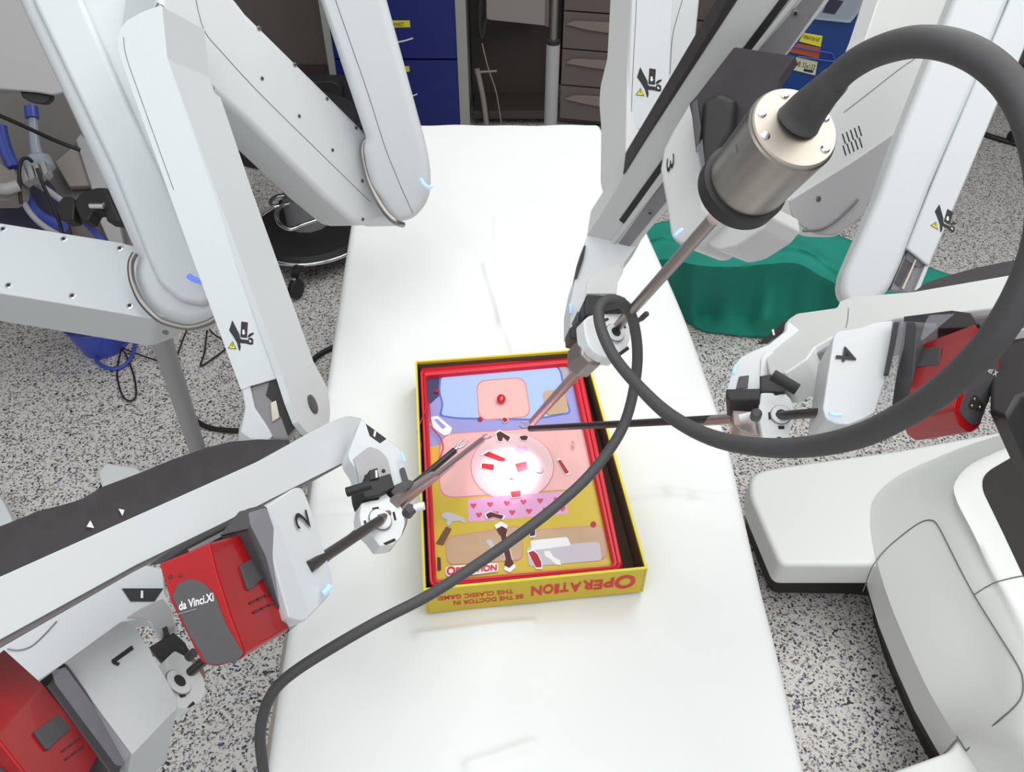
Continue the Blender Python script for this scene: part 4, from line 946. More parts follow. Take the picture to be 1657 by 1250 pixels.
# ------------------------------------------------------------------ endoscope on arm three with its cable
def endoscope():
    Mx = Vector((.0917, .047, .75)); dr = Vector((-.197, -.296, 1)).normalized()
    def E(z):  # point on scope axis at viewing depth z
        q = Mx + Vector((-.197, -.296, 1)) * (z - .75); return CAM + RT * q.x + UP * q.y + FW * q.z
    cap = E(.432); ax = (E(.6) - E(.432)).normalized()
    t = thing('endoscope', 'brushed steel endoscope camera with thick black cable on arm 3', 'endoscope', cap, None)
    R = 0.0258
    lathe('camera_body', cap + ax * 0.0012, cap + ax, [(0, R * .96), (0.0012, R), (0.050, R * .96), (0.056, R * .93)], 'steel', t, res=64)
    lathe('end_cap', cap - ax * 0.001, cap + ax, [(0, R * .93), (0.001, R * .96), (0.003, R * .965)], 'steel_cap', t, res=64)
    lathe('clamp_ring', cap + ax * 0.056, cap + ax, [(0, R * .95), (0.001, R * 1.05), (0.012, R * 1.04), (0.0125, R * .5)], 'black', t, res=64)
    side = ax.cross(UP).normalized(); up2 = side.cross(ax).normalized()
    for a in (100, 160, 200, 20, -40):
        c = cap + (side * math.cos(math.radians(a)) + up2 * math.sin(math.radians(a))) * R * .78 
        lathe('screw', c - ax * 0.0022, c + ax, [(0, 0.0018), (0.0006, 0.0026), (0.003, 0.0026)], 'chrome', t, res=12)
    text_on('engraved_zero', '0', lambda a, b: CAM + ((P(1187 + 10 * a + 3 * b, 250 - 22 * b - 3 * a, .445) - CAM)) * 1.0, 'seam', t)
    # flared dark adapter
    pd = Plane((1190, 90, .575), (1150, 250, .59), (1280, 95, .56))
    prism('adapter', [(1188, 76, 4), (1288, 91, 3), (1262, 128), (1240, 200), (1180, 300), (1140, 290), (1130, 250), (1127, 220), (1115, 168), (1127, 155)], pd, 0.02, 'cover_black', t, bev=0.003, r=3)
    prism('adapter_lug', [(1135, 165, 8), (1162, 148, 8), (1190, 158, 8), (1185, 210), (1160, 260), (1138, 288, 4), (1130, 240)], pd.shift(-0.02), 0.02, 'black', t, bev=0.005)
    prism('adapter_trim', [(1117, 168), (1128, 160), (1134, 205), (1130, 240), (1126, 246)], pd.shift(-0.022), 0.006, 'dark_grey', t, bev=0.001)
    prism('plastic_wrap', [(1127, 240), (1136, 225), (1142, 280), (1150, 330), (1140, 345), (1130, 300)], pd.shift(-0.026), 0.0008, 'clear_film', t)
    # long shaft
    tube('shaft', [E(.53), E(1.06)], [0.0046, 0.0043], 'cannula_steel', t, res=20, smooth=False, plabel='long steel scope tube')
    # cable boot and cable
    bq = [(1292, 196, .432), (1306, 178, .425), (1330, 152, .41), (1352, 130, .40)]
    tpx('cable_boot', bq, [0.0125, 0.0110, 0.0088, 0.0076], 'rubber', t, res=20)
    cq = [(1345, 136, .402), (1375, 108, .39), (1420, 83, .372), (1480, 68, .352), (1540, 74, .338), (1595, 100, .33), (1640, 145, .325), (1672, 210, .32), (1690, 300, .32), (1684, 390, .325), (1650, 480, .335), (1598, 560, .35), (1530, 627, .375), (1460, 673, .405), (1390, 706, .44), (1310, 723, .475), (1230, 724, .505), (1150, 708, .54), (1083, 672, .575), (1030, 622, .61), (992, 575, .64), (972, 530, .66), (970, 500, .67), (984, 486, .675), (1005, 490, .68), (1022, 512, .69), (1031, 560, .70), (1029, 610, .71), (1016, 670, .715), (995, 715, .715), (955, 768, .71), (905, 815, .70), (840, 866, .69), (760, 922, .68), (690, 966, .67), (610, 1007, .66), (540, 1047, .655), (480, 1085, .655), (446, 1115, .66), (428, 1150, .67), (421, 1190, .68), (424, 1230, .69), (430, 1275, .70)]
    rd = [0.0070 if q[2] < .45 else 0.0070 - 0.0022 * min(1, (q[2] - .45) / .16) for q in cq]
    tpx('cable', cq, rd, 'rubber', t, res=20, n=6, plabel='long dark grey cable looping over the table')
endoscope()
l = bpy.data.lights.new('scope_light', 'SPOT'); l.energy = 0.7; l.color = (1.0, 0.62, 0.82); l.spot_size = math.radians(75); l.spot_blend = 0.8; l.shadow_soft_size = 0.006
lo = bpy.data.objects.new('scope_light', l); COL.objects.link(lo); lo.location = P(857, 688, 1.065)
lo.rotation_euler = (Z(828, 762, TT + .03) - lo.location).to_track_quat('-Z', 'Y').to_euler()

# ------------------------------------------------------------------ cart base at lower right
def cart():
    z1, z0 = 0.215, 0.137
    t = thing('robot_cart', 'white wheeled cart base with dark bumper, lower right of the floor', 'cart', Z(1500, 1000, 0))
    plate = [(1213, 800, 14), (1214, 764, 26), (1260, 754, 20), (1450, 728), (1657, 690), (1900, 640), (1900, 940), (1560, 925), (1420, 914), (1262, 914, 14)]
    hp = HP(z1)
    prism('foot_shell', plate, hp, z1 - z0, 'cart_white', t, bev=0.012, r=0)
    skirt = [(1222, 806, 14), (1222, 772, 26), (1262, 764), (1657, 700), (1900, 650), (1900, 950), (1560, 930), (1400, 912, 8), (1266, 910, 14)]
    prism('bumper', skirt, HP(z0 + 0.001), z0 - 0.012, 'cart_black', t, bev=0.004)
    C0 = [(1640, 1340), (1590, 1262), (1548, 1195), (1534, 1172), (1503, 1119), (1472, 1053), (1441, 979), (1420, 913), (1411, 870), (1409, 836), (1415, 806), (1445, 776), (1490, 752), (1580, 716), (1700, 682)]
    # wall under the fold and bumper below it
    A = [Z(*q, z1) for q in C0[2:8]]
    bm = bmesh.new()
    top = [bm.verts.new(p) for p in A]; bot = [bm.verts.new(Vector((p.x, p.y, z0))) for p in A]
    far = [bm.verts.new(Vector((p.x + .3, p.y + .02, z1))) for p in A]; farb = [bm.verts.new(Vector((p.x + .3, p.y + .02, z0))) for p in A]
    for i in range(len(A) - 1):
        bm.faces.new((top[i], top[i + 1], bot[i + 1], bot[i])); bm.faces.new((top[i], top[i + 1], far[i + 1], far[i])); bm.faces.new((bot[i], bot[i + 1], farb[i + 1], farb[i]))
    finish('leg_shell', bm, 'cart_white', t, smooth=50)
    bm = bmesh.new()
    r = []
    for (dx, z) in ((0.012, z0 + .001), (0.014, 0.10), (0.045, 0.085), (0.05, 0.012)):
        r.append([bm.verts.new(Vector((p.x + dx, p.y - .002, z))) for p in A])
    for a, b in zip(r, r[1:]):
        for i in range(len(A) - 1): bm.faces.new((a[i], a[i + 1], b[i + 1], b[i]))
    finish('leg_bumper', bm, 'cart_black', t, smooth=50)
    # body that swells up from the foot
    rows = [[Z(*q, z1 + .001) for q in C0]]
    C1 = [(1700, 1340), (1650, 1262), (1606, 1190), (1604, 1150), (1590, 1080), (1560, 1010), (1528, 945), (1508, 890), (1494, 850), (1490, 822), (1497, 798), (1516, 776), (1546, 756), (1610, 728), (1720, 694)]
    C2 = [(1760, 1340), (1710, 1262), (1668, 1190), (1668, 1120), (1650, 1050), (1622, 985), (1592, 925), (1570, 870), (1552, 828), (1546, 802), (1552, 782), (1568, 762), (1592, 746), (1640, 724), (1740, 694)]
    C3 = [(1840, 1340), (1790, 1262), (1740, 1190), (1735, 1110), (1705, 1030), (1668, 960), (1630, 895), (1604, 845), (1586, 808), (1580, 784), (1586, 768), (1600, 752), (1622, 738), (1660, 720), (1760, 690)]
    C4 = [(1950, 1340), (1950, 1262), (1950, 1190), (1950, 1110), (1950, 1040), (1950, 960), (1950, 900), (1950, 850), (1950, 800), (1950, 770), (1950, 750), (1950, 735), (1950, 720), (1950, 700), (1950, 680)]
    for c, z in ((C1, .315), (C2, .385), (C3, .41), (C4, .42)): rows.append([Z(*q, z) for q in c])
    bm = bmesh.new(); g = []
    dense = []
    for row in rows: dense.append(spline(row, 4)[0])
    cols = list(zip(*dense)); cols = [spline(list(c), 5)[0] for c in cols]
    for c in cols: g.append([bm.verts.new(p) for p in c])
    for a, b in zip(g, g[1:]):
        for i in range(len(a) - 1): bm.faces.new((a[i], a[i + 1], b[i + 1], b[i]))
    body = finish('body_shell', bm, 'cart_white', t, smooth=60)
    def on_body(q, k=0.0):
        """nearest point of the shell along the survey ray"""
        r = ray(*q).normalized(); off = base_of(t)
        hit, loc, nrm, _ = body.ray_cast(CAM - off, r)
        return (loc + off - r * 0.0018) if hit else Z(q[0], q[1], z1 + .002)
    global BPY_UPD
    bpy.context.view_layer.update()
    s1 = [(1397, 958), (1404, 938), (1412, 917), (1430, 893), (1458, 868), (1487, 847), (1505, 842), (1517, 850), (1535, 884), (1553, 920), (1576, 963), (1610, 1018), (1645, 1074), (1655, 1100), (1650, 1134), (1610, 1172), (1563, 1216)]
    pts = [Z(1397, 958, z0 + .01) + Vector((-.001, 0, 0)), Z(1404, 938, .18) + Vector((-.001, 0, 0))] + [on_body(q) for q in s1[2:]]
    tube('door_seam', pts, 0.0012, 'seam', t, n=4, res=6)
    tube('door_seam', [on_body(q) for q in ((1576, 963), (1600, 948), (1620, 940), (1657, 932), (1720, 925))], 0.0010, 'seam', t, n=4, res=6)
    tube('door_seam', [on_body(q) for q in ((1563, 1216), (1548, 1192))], 0.0010, 'seam', t, n=4, res=6, smooth=False)
    prism('dark_window', [(1590, 790, 14), (1592, 766, 20), (1640, 738), (1720, 705), (1900, 640), (1900, 1050), (1700, 1010), (1657, 930), (1625, 862)], HP(.4145), 0.02, 'cart_black', t, bev=0.002)
    prism('rear_foot_shell', [(1380, 1274), (1440, 1250), (1538, 1215, 10), (1552, 1196), (1575, 1216), (1660, 1340), (1400, 1340)], HP(z1 + .001), z1 - z0, 'cart_white', t, bev=0.008)
    prism('bumper', [(1390, 1285), (1445, 1258), (1540, 1222), (1660, 1350), (1400, 1350)], HP(z0), z0 - .012, 'cart_black', t)
cart()

# ------------------------------------------------------------------ green surgical drape
def drape():
    up = [(1035, 372), (1075, 358), (1110, 364), (1170, 366), (1240, 356), (1300, 356), (1350, 378), (1420, 405), (1480, 425), (1550, 448)]
    lo = [(1085, 505), (1112, 522), (1140, 535), (1195, 543), (1240, 547), (1275, 545), (1305, 568), (1345, 592), (1440, 560), (1560, 470)]
    U = spline([Vector((*q, 0)) for q in up], 10)[0]; L = spline([Vector((*q, 0)) for q in lo], 10)[0]
    bm = bmesh.new(); g = []; nr = 40
    for i in range(nr + 1):
        t = i / nr; row = []
        base = 0.30 * (1 - max(0, (t - 0.38) / 0.62)) ** 1.2 + 0.012
        for j, (a, b) in enumerate(zip(U, L)):
            q = a.lerp(b, t); x = q.x
            fold = 0.020 * math.sin(x * 0.045 + 2 * t) * t + 0.012 * math.sin(x * 0.11 + 1.3 + t * 3) * t + 0.010 * math.sin(x * 0.021 + t * 7)
            fold += 0.015 * math.exp(-((t - 0.22 - (x - 1250) * 0.0004) / 0.03) ** 2) - 0.03 * math.exp(-((x - 1140) / 16) ** 2) * t
            env = min(1, (1 - t) * 6)
            row.append(bm.verts.new(Z(q.x, q.y, max(0.006, base + fold * env))))
        g.append(row)
    for a, b in zip(g, g[1:]):
        for i in range(len(a) - 1): bm.faces.new((a[i], a[i + 1], b[i + 1], b[i]))
    o = finish('surgical_drape', bm, 'drape_green', smooth=80)
    sd = o.modifiers.new('s', 'SOLIDIFY'); sd.thickness = 0.003; sd.offset = 1
    tag(o, 'green cloth drape spread over a low stool right of the table', 'drape')
drape()

# ------------------------------------------------------------------ cabinets behind the table
def VP(px, py, A, Bp):
    """point of the survey ray on the vertical plane through floor points A, Bp"""
    n = (Bp - A).cross(Vector((0, 0, 1))); r = ray(px, py); return CAM + r * (n.dot(A - CAM) / n.dot(r))
def VPlane(A, Bp): return Plane(A, Bp, A + Vector((0, 0, 1)))
def blue_cabinet():
    A = Z(552, 203, 0); Bq = Z(762, 202, 0); A.y = Bq.y = 3.50
    pl = VPlane(A, Bq)
    t = thing('drawer_cabinet', 'blue drawer cabinet with grey frame and yellow labels behind the table', 'cabinet', Vector(((A.x + Bq.x) / 2, 3.6, 0)))
    xl, xr = VP(545, 190, A, Bq).x, VP(761, 200, A, Bq).x; H = 1.15
    box('carcass', ((xl + xr) / 2, 3.72, H / 2 + .01), (xr - xl - .012, 0.40, H - .02), 'cab_frame', t)
    st = 0.046
    box('frame_stile', (xr - st / 2, 3.50, H / 2), (st, .03, H), 'cab_frame', t)
    box('frame_stile', (xl + st * .35, 3.50, H / 2), (st * .7, .03, H), 'cab_frame', t)
    box('frame_rail', ((xl + xr) / 2, 3.50, .018), (xr - xl - st * 2, .028, .030), 'panel_taupe', t)
    zs = [0.036, VP(700, 94, A, Bq).z, VP(700, -14, A, Bq).z, 1.12]
    for i in range(3):
        a, b = zs[i] + .004, zs[i + 1] - .004; xc = (xl + xr) / 2 - st * .14; wd = xr - xl - st * 1.75
        d = box('drawer', (xc, 3.497, (a + b) / 2), (wd, .03, b - a), 'cab_blue', t, bev=.003)
        hz = a + (b - a) * (0.44 if i == 0 else 0.30 if i == 1 else 0.3)
        if i == 0: q = [VP(610, 155, A, Bq), VP(640, 154, A, Bq), VP(664, 153, A, Bq), VP(676, 149, A, Bq)]
        elif i == 1: q = [VP(600, 60, A, Bq), VP(620, 64, A, Bq), VP(646, 65, A, Bq), VP(669, 59, A, Bq)]
        else: q = [Vector((xc - .15, 3.49, hz)), Vector((xc, 3.49, hz - .02)), Vector((xc + .12, 3.49, hz))]
        tube('handle', [p + Vector((0, -.022, 0)) for p in q], 0.0032, 'plastic_white', d, n=5, res=8)
        if i == 0: lab = [(628, 107), (662, 107), (663, 116), (628, 117)]
        elif i == 1: lab = [(612, 33), (663, 33), (664, 44), (612, 45)]
        else: continue
        pf = Plane(Vector((0, 3.482, 0)), Vector((1, 3.482, 0)), Vector((0, 3.482, 1)))
        decal('label_card', lab, pf, 'label_yellow', d, lift=.0005)
        if i == 1: text_px('printed_label', 'MIXED', pf, (633, 43), (20, -1), (0, -6), 'red_print', d, lift=.002)
blue_cabinet()
def grey_cabinet():
    A = Z(903, 204, 0); Bq = Z(1230, 236, 0); pl = VPlane(A, Bq)
    u = (Bq - A).normalized(); n = Vector((u.y, -u.x, 0)); n = n if n.y > 0 else -n; ang = math.atan2(u.y, u.x); W = (Bq - A).length
    t = thing('drawer_cabinet', 'grey brown drawer cabinet with scooped handles behind the table', 'cabinet', A + u * W / 2)
    c = A + u * W / 2 + n * .15
    box('carcass', (c.x, c.y, .60), (W, .25, 1.16), 'drawer_grey', t, rot=ang)
    zs = [0.03] + [VP(905, y, A, Bq).z for y in (192, 137, 78, 16.6, -48)] + [1.15]
    hs = {2: [(913, 159), (930, 153), (985, 156), (985, 174), (942, 166)], 3: [(915, 101), (927, 94), (985, 97), (990, 113), (948, 107)], 4: [(915, 38), (930, 33), (990, 36), (990, 53), (950, 47)]}
    for i in range(len(zs) - 1):
        a, b = zs[i] + .003, zs[i + 1] - .003; c = A + u * W / 2 + n * .012
        d = box('drawer', (c.x, c.y, (a + b) / 2), (W - .01, .03, b - a), 'drawer_grey', t, rot=ang, bev=.003)
        if i in (1, 2, 3):
            px = hs[i + 1]
            pp = Plane(A - n * .006, A - n * .006 + u, A - n * .006 + Vector((0, 0, 1)))
            prism('handle', px, pp, .012, 'drawer_handle', d, bev=.003, r=4, lift=.012)
            prism('handle', [(x + 215, y + 22) for x, y in px], pp, .012, 'drawer_handle', d, bev=.003, r=4, lift=.012)
grey_cabinet()
def misc_back():
    # infusion pole
    t = thing('infusion_pole', 'white based steel infusion pole in front of the grey drawers', 'pole', Vector((0.13, 2.65, 0)))
    x = VP(893.5, 120, Vector((0, 2.65, 0)), Vector((1, 2.65, 0))).x
    zj = VP(894, 71, Vector((0, 2.65, 0)), Vector((1, 2.65, 0))).z
    tube('lower_tube', [Vector((x, 2.65, .04)), Vector((x, 2.65, zj))], .0225, 'vent_white', t, res=20, smooth=False)
    tube('upper_tube', [Vector((x, 2.65, zj)), Vector((x, 2.65, 1.5))], .0130, 'steel', t, res=16, smooth=False)
    lathe('collar', Vector((x, 2.65, zj)), Vector((x, 2.65, zj + 1)), [(0, .0215), (.012, .0215), (.016, .014)], 'black', t, res=20)
    for k in range(5):
        a = k * 2 * pi / 5
        tube('foot', [Vector((x, 2.65, .06)), Vector((x + .22 * math.cos(a), 2.65 + .22 * math.sin(a), .05))], .012, 'vent_white', t, res=8, smooth=False)
        c = Vector((x + .22 * math.cos(a), 2.65 + .22 * math.sin(a) , .028)); lathe('caster', c - Vector((.008, 0, 0)), c + Vector((1, 0, 0)), [(0, .02), (.003, .026), (.013, .026), (.016, .02)], 'black', t, res=14)
    # equipment trolley in the dark gap
    t = thing('equipment_trolley', 'dark trolley with grey hanging panel between the two cabinets', 'trolley', Vector((-.05, 3.7, 0)))
    A = Vector((0, 3.55, 0)); Bq = Vector((1, 3.55, 0)); pl = VPlane(A, Bq)
    prism('panel', [(786, -70), (884, -70), (882, 42), (787, 32)], pl, .10, 'panel_taupe', t, bev=.004)
    prism('panel_side', [(882, -70), (890, -70), (888, 44), (882, 42)], pl, .10, 'wall_taupe', t)
    box('back_plate', ((VP(770, 100, A, Bq).x + VP(900, 100, A, Bq).x) / 2, 3.80, .5), (.42, .02, .98), 'cab_dark', t)
    box('base_plate', ((VP(770, 100, A, Bq).x + VP(900, 100, A, Bq).x) / 2, 3.70, .06), (.40, .24, .04), 'cab_dark', t)
    tube('leg_tube', [VP(772, 112, A, Bq), VP(782, 160, A, Bq), VP(789, 215, A, Bq)], .012, 'panel_taupe', t, res=10)
    tube('cross_tube', [VP(768, 117, A, Bq), VP(804, 115, A, Bq)], .005, 'panel_taupe', t, res=8, smooth=False)
    tube('handle_loop', [VP(779, -20, A, Bq), VP(776, 30, A, Bq), VP(780, 60, A, Bq), VP(786, 30, A, Bq)], .014, 'black', t, res=10)
    w = tube('cord', [VP(780, 70, A, Bq), VP(790, 110, A, Bq), VP(803, 150, A, Bq), VP(812, 205, A, Bq)], .003, 'panel_taupe', None, res=8)
    tag(w, 'thin pale cord hanging down in the gap between the cabinets', 'cord')
misc_back()
def crate():
    A = Vector((0, 2.75, 0)); Bq = Vector((1, 2.75, 0)); pl = VPlane(A, Bq)
    t = thing('storage_crate', 'blue storage crate with orange and cream labels behind the scope', 'crate', VP(1340, 160, A, Bq) * Vector((1, 1, 0)).length if False else Vector((1.0, 2.9, 0)))
    prism('crate_body', [(1240, -70), (1424, -70), (1404, 0), (1402, 20), (1372, 100), (1352, 150), (1330, 250), (1220, 250)], pl, .35, 'bin_blue', t, bev=.01)
    prism('crate_rim', [(1424, -70), (1440, -70), (1421, 0), (1400, 60), (1376, 108), (1368, 104), (1396, 40), (1406, 0)], pl.shift(.01), .05, 'cord', t, bev=.002)
    p2 = pl.shift(-.004)
    prism('clear_insert', [(1325, -70), (1424, -70), (1402, 0), (1391, 20), (1376, 38, 4), (1318, 32), (1326, 0)], pl.shift(-.02), .02, 'clear_tub', t, bev=.003)
    prism('crate_slot', [(1342, -2), (1365, 2), (1351, 23), (1331, 20)], pl.shift(-.022), .002, 'navy', t)
    decal('label_card', [(1301, 53), (1331, 58), (1328, 76), (1293, 67)], p2, 'label_yellow', t, plabel='pale yellow label')
    decal('label_card', [(1290, 70), (1328, 77), (1325, 95), (1277, 84)], p2, 'label_orange', t, plabel='orange label')
    decal('label_card', [(1289, 92), (1323, 100), (1319, 122), (1278, 112)], p2, 'label_cream', t, plabel='cream label')
    text_px('printed_label', 'OPERATION SHT', p2, (1299, 62), (27, 6), (1, -6), 'print_black', t, lift=.002)
    text_px('printed_label', 'UB 32x132', p2, (1286, 106), (32, 7), (2, -8), 'print_black', t, lift=.002)
    decal('barcode', [(1301, 111), (1316, 114), (1315, 118), (1300, 115)], p2, 'print_black', t, lift=.0012)
    tube('wire_edge', [p2.at(*q) - p2.n * .006 for q in ((1284, 74), (1320, 81), (1344, 85), (1348, 92), (1346, 98), (1290, 90))], .0025, 'hose_blue', t, res=8)
crate()

# ------------------------------------------------------------------ stool with foot ring
def stool():
    C0 = Z(503, 376, .09); c = Vector((C0.x, C0.y, 0))
    t = thing('operating_stool', 'black round stool with chrome foot ring left of the table', 'stool', c)
    def up(z): return c + Vector((0, 0, z))
    lathe('seat', up(.44), up(1), [(0, .17), (.01, .225), (.05, .235), (.085, .225), (.10, .18), (.104, .05)], 'black', t, res=40)
    lathe('column', up(.10), up(1), [(0, .085), (.02, .078), (.15, .074), (.152, .066), (.30, .064), (.34, .06)], 'mid_grey', t, res=12)
    lathe('base_disc', up(.085), up(1), [(0, .20), (.01, .215), (.03, .20), (.05, .10)], 'black', t, res=40)
    r = [c + Vector((.222 * math.cos(a * pi / 24), .222 * math.sin(a * pi / 24), .098)) for a in range(49)]
    tube('base_ring', r, .0075, 'chrome', t, res=10, smooth=False)
    q = [(556, 345), (520, 354), (490, 364), (470, 371), (452, 362), (448, 345), (455, 334), (474, 328), (500, 322)]
    tube('foot_ring', [Z(*p, .24) for p in q], .0075, 'chrome', t, res=10)
    q = [(460, 316), (446, 319), (437, 327), (442, 334), (452, 333)]
    tube('lever', [Z(*p, .27) for p in q], .0065, 'chrome', t, res=10)
    for k in range(5):
        a = -pi / 2 - .02 + k * 2 * pi / 5
        d = Vector((math.cos(a), math.sin(a), 0))
        tube('base_leg', [up(.09) + d * .12, up(.085) + d * .27], [.022, .014], 'black', t, res=10, smooth=False)
        p = up(.042) + d * .285; s = Vector((-d.y, d.x, 0)).lerp(d, .3).normalized()
        tube('caster_stem', [p + Vector((0, 0, .0)), p + Vector((0, 0, .045))], .006, 'chrome', t, res=8, smooth=False)
        lathe('caster_wheel', p - s * .014, p + s, [(0, .026), (.004, .034), (.012, .036), (.014, .028), (.016, .036), (.024, .034), (.028, .026)], 'black', t, res=20)
    t2 = thing('chair', 'black chair with rounded back beside the blue cabinet', 'chair', c + Vector((.03, .55, 0)))
    A = Vector((0, c.y + .55, 0)); Bq = A + Vector((1, 0, 0)); pl = VPlane(A, Bq)
    prism('backrest', [(468, 145, 10), (478, 134, 8), (540, 131, 14), (553, 142, 10), (556, 200), (566, 300), (455, 310), (440, 200)], pl, .06, 'black', t2, bev=.015, r=4)
    p = A + Vector((c.x + .02, .15, 0))
    box('seat', (p.x, p.y, .30), (.40, .34, .07), 'black', t2, bev=.02)
    tube('stem', [Vector((p.x, p.y, .03)), Vector((p.x, p.y, .27))], .03, 'dark_grey', t2, res=12, smooth=False)
    lathe('base', Vector((p.x, p.y, 0)), Vector((p.x, p.y, 1)), [(0, .2), (.02, .2), (.04, .05)], 'black', t2, res=24)
stool()

# ------------------------------------------------------------------ breathing machine and hoses, upper left
def ventilator():
    t = thing('breathing_machine', 'grey breathing machine with rounded white hood at upper left', 'medical machine', Z(60, 420, 0))
    p1 = Plane((0, 0, 1.55), (80, 140, 1.62), (60, 0, 1.57))
    prism('hood', [(-90, -70), (10, -70), (60, 0), (110, 148), (88, 155, 8), (60, 150), (0, 145), (-90, 148)], p1, .25, 'vent_white', t, bev=.04, r=8)
    prism('hood_vent', [(32, 146), (82, 152), (82, 162, 4), (72, 170, 4), (52, 167, 6), (36, 158, 4)], p1.shift(.02), .05, 'black', t, bev=.004)
    p2 = Plane((0, 150, 2.15), (150, 350, 2.1), (150, 150, 2.2))
    prism('cabinet_panel', [(-90, 100), (150, 100), (220, 420), (-90, 470)], p2, .25, 'vent_grey', t, bev=.01)
    p3 = p2.shift(-.03)
    prism('front_plate', [(88, 262), (116, 238), (148, 256), (150, 300), (112, 302)], p3, .02, 'panel_taupe', t, bev=.004)
    prism('side_post', [(122, 226), (130, 216), (160, 250), (172, 300), (192, 360), (205, 420), (188, 420), (160, 356), (146, 300)], p3.shift(-.01), .03, 'vent_white', t, bev=.004)
    prism('drip_tray', [(-60, 318), (20, 300), (60, 275), (84, 298), (108, 350), (120, 400), (-60, 400)], p3.shift(-.005), .02, 'navy', t, bev=.004)
    def hose(n, q, r, m, lab, cat='hose', grp=None):
        o = tpx(n, q, r, m, None, res=10); tag(o, lab, cat, grp); return o
    hose('breathing_hose', [(42, 316, 1.98), (50, 332, 1.98), (66, 350, 1.98), (86, 360, 1.97), (104, 368, 1.96)], .013, 'hose_blue', 'thick blue breathing hose curving under the machine')
    hose('breathing_hose', [(36, 306, 1.95), (40, 330, 1.93), (58, 355, 1.92), (84, 374, 1.9), (116, 388, 1.88)], .007, 'hose_clear', 'clear tube curving beside the thick blue breathing hose')
    hose('breathing_hose', [(56, 296, 1.96), (74, 306, 1.96), (96, 322, 1.95), (112, 332, 1.95)], .008, 'hose_clear', 'clear tube running above the thick blue breathing hose')
    hose('breathing_hose', [(134, 356, 1.9), (150, 372, 1.9), (172, 396, 1.9)], .008, 'hose_blue', 'short blue tube right of the black clamp')
    hose('breathing_hose', [(0, 205, 1.95), (4, 225, 1.95), (12, 250, 1.95), (22, 272, 1.95)], .016, 'hose_blue', 'blue hose at the left edge below the white hood')
    t2 = thing('water_trap', 'clear upright tube with a blue cap under the black vent', 'tube', P(55, 270, 2.0))
    tpx('clear_tube', [(53, 192, 2.0), (56, 230, 2.0), (62, 262, 2.0)], [.010, .012, .016], 'clear_tub', t2)
    tpx('blue_cap', [(50, 173, 2.0), (52, 191, 2.0)], .016, 'hose_blue', t2, smooth=False)
    lathe('cup', P(58, 250, 1.98), P(66, 274, 1.98), [(0, .014), (.01, .03), (.04, .034), (.05, .02)], 'clear_tub', t2)
    # pale clear bag of tubing
    t3 = thing('valve_block', 'pale ribbed valve block with short pipes at the left edge', 'valve', P(20, 290, 1.9))
    p4 = Plane((0, 260, 1.9), (80, 330, 1.88), (80, 260, 1.9))
    prism('block', [(-60, 262), (0, 263), (14, 275, 4), (22, 272, 3), (30, 288, 4), (28, 312, 5), (12, 324, 4), (-60, 325)], p4, .05, 'panel_taupe', t3, bev=.008)
    for k in range(4):
        prism('rib', [(30 + k * 11, 272 - k * 3.2), (37 + k * 11, 268 - k * 3), (46 + k * 10, 290 - k * 4), (36 + k * 11, 296 - k * 4)], p4, .03, 'vent_white', t3, bev=.003)
    tpx('pipe', [(-20, 300, 1.86), (8, 306, 1.85), (30, 300, 1.86)], .014, 'vent_white', t3)
    hose('cable', [(-10, 183, 1.9), (40, 205, 1.9), (90, 228, 1.9), (130, 243, 1.92)], .0048, 'cord', 'black cable stretched across the breathing machine', 'cable')
    hose('cable', [(52, 262, 1.88), (44, 256, 1.88), (34, 262, 1.88), (31, 290, 1.88), (34, 330, 1.88)], .0042, 'cord', 'black cable looping over the pale valve block', 'cable')
    hose('cable', [(60, 273, 1.88), (70, 300, 1.88), (84, 330, 1.87), (96, 360, 1.86), (101, 380, 1.86)], .0042, 'cord', 'black cable hanging from the clear cup to the black clamp', 'cable')
    t4 = thing('clamp', 'black rail clamp with rounded knob beside the white upper link', 'clamp', P(150, 340, 1.8))
    p5 = Plane((90, 340, 1.82), (190, 350, 1.8), (150, 310, 1.82))
    prism('clamp_body', [(118, 328, 3), (130, 312, 6), (152, 303, 8), (170, 303), (196, 360), (172, 357), (166, 340, 3), (150, 342), (142, 357), (130, 358, 3), (124, 345)], p5, .04, 'black', t4, bev=.006)
    prism('clamp_knob', [(92, 330), (102, 318, 4), (116, 318, 4), (120, 330), (118, 356, 3), (102, 358, 3), (92, 344)], p5, .035, 'black', t4, bev=.006)
    tpx('clamp_screw', [(146, 333, 1.79), (168, 333, 1.79)], .007, 'chrome', t4, smooth=False)
ventilator()

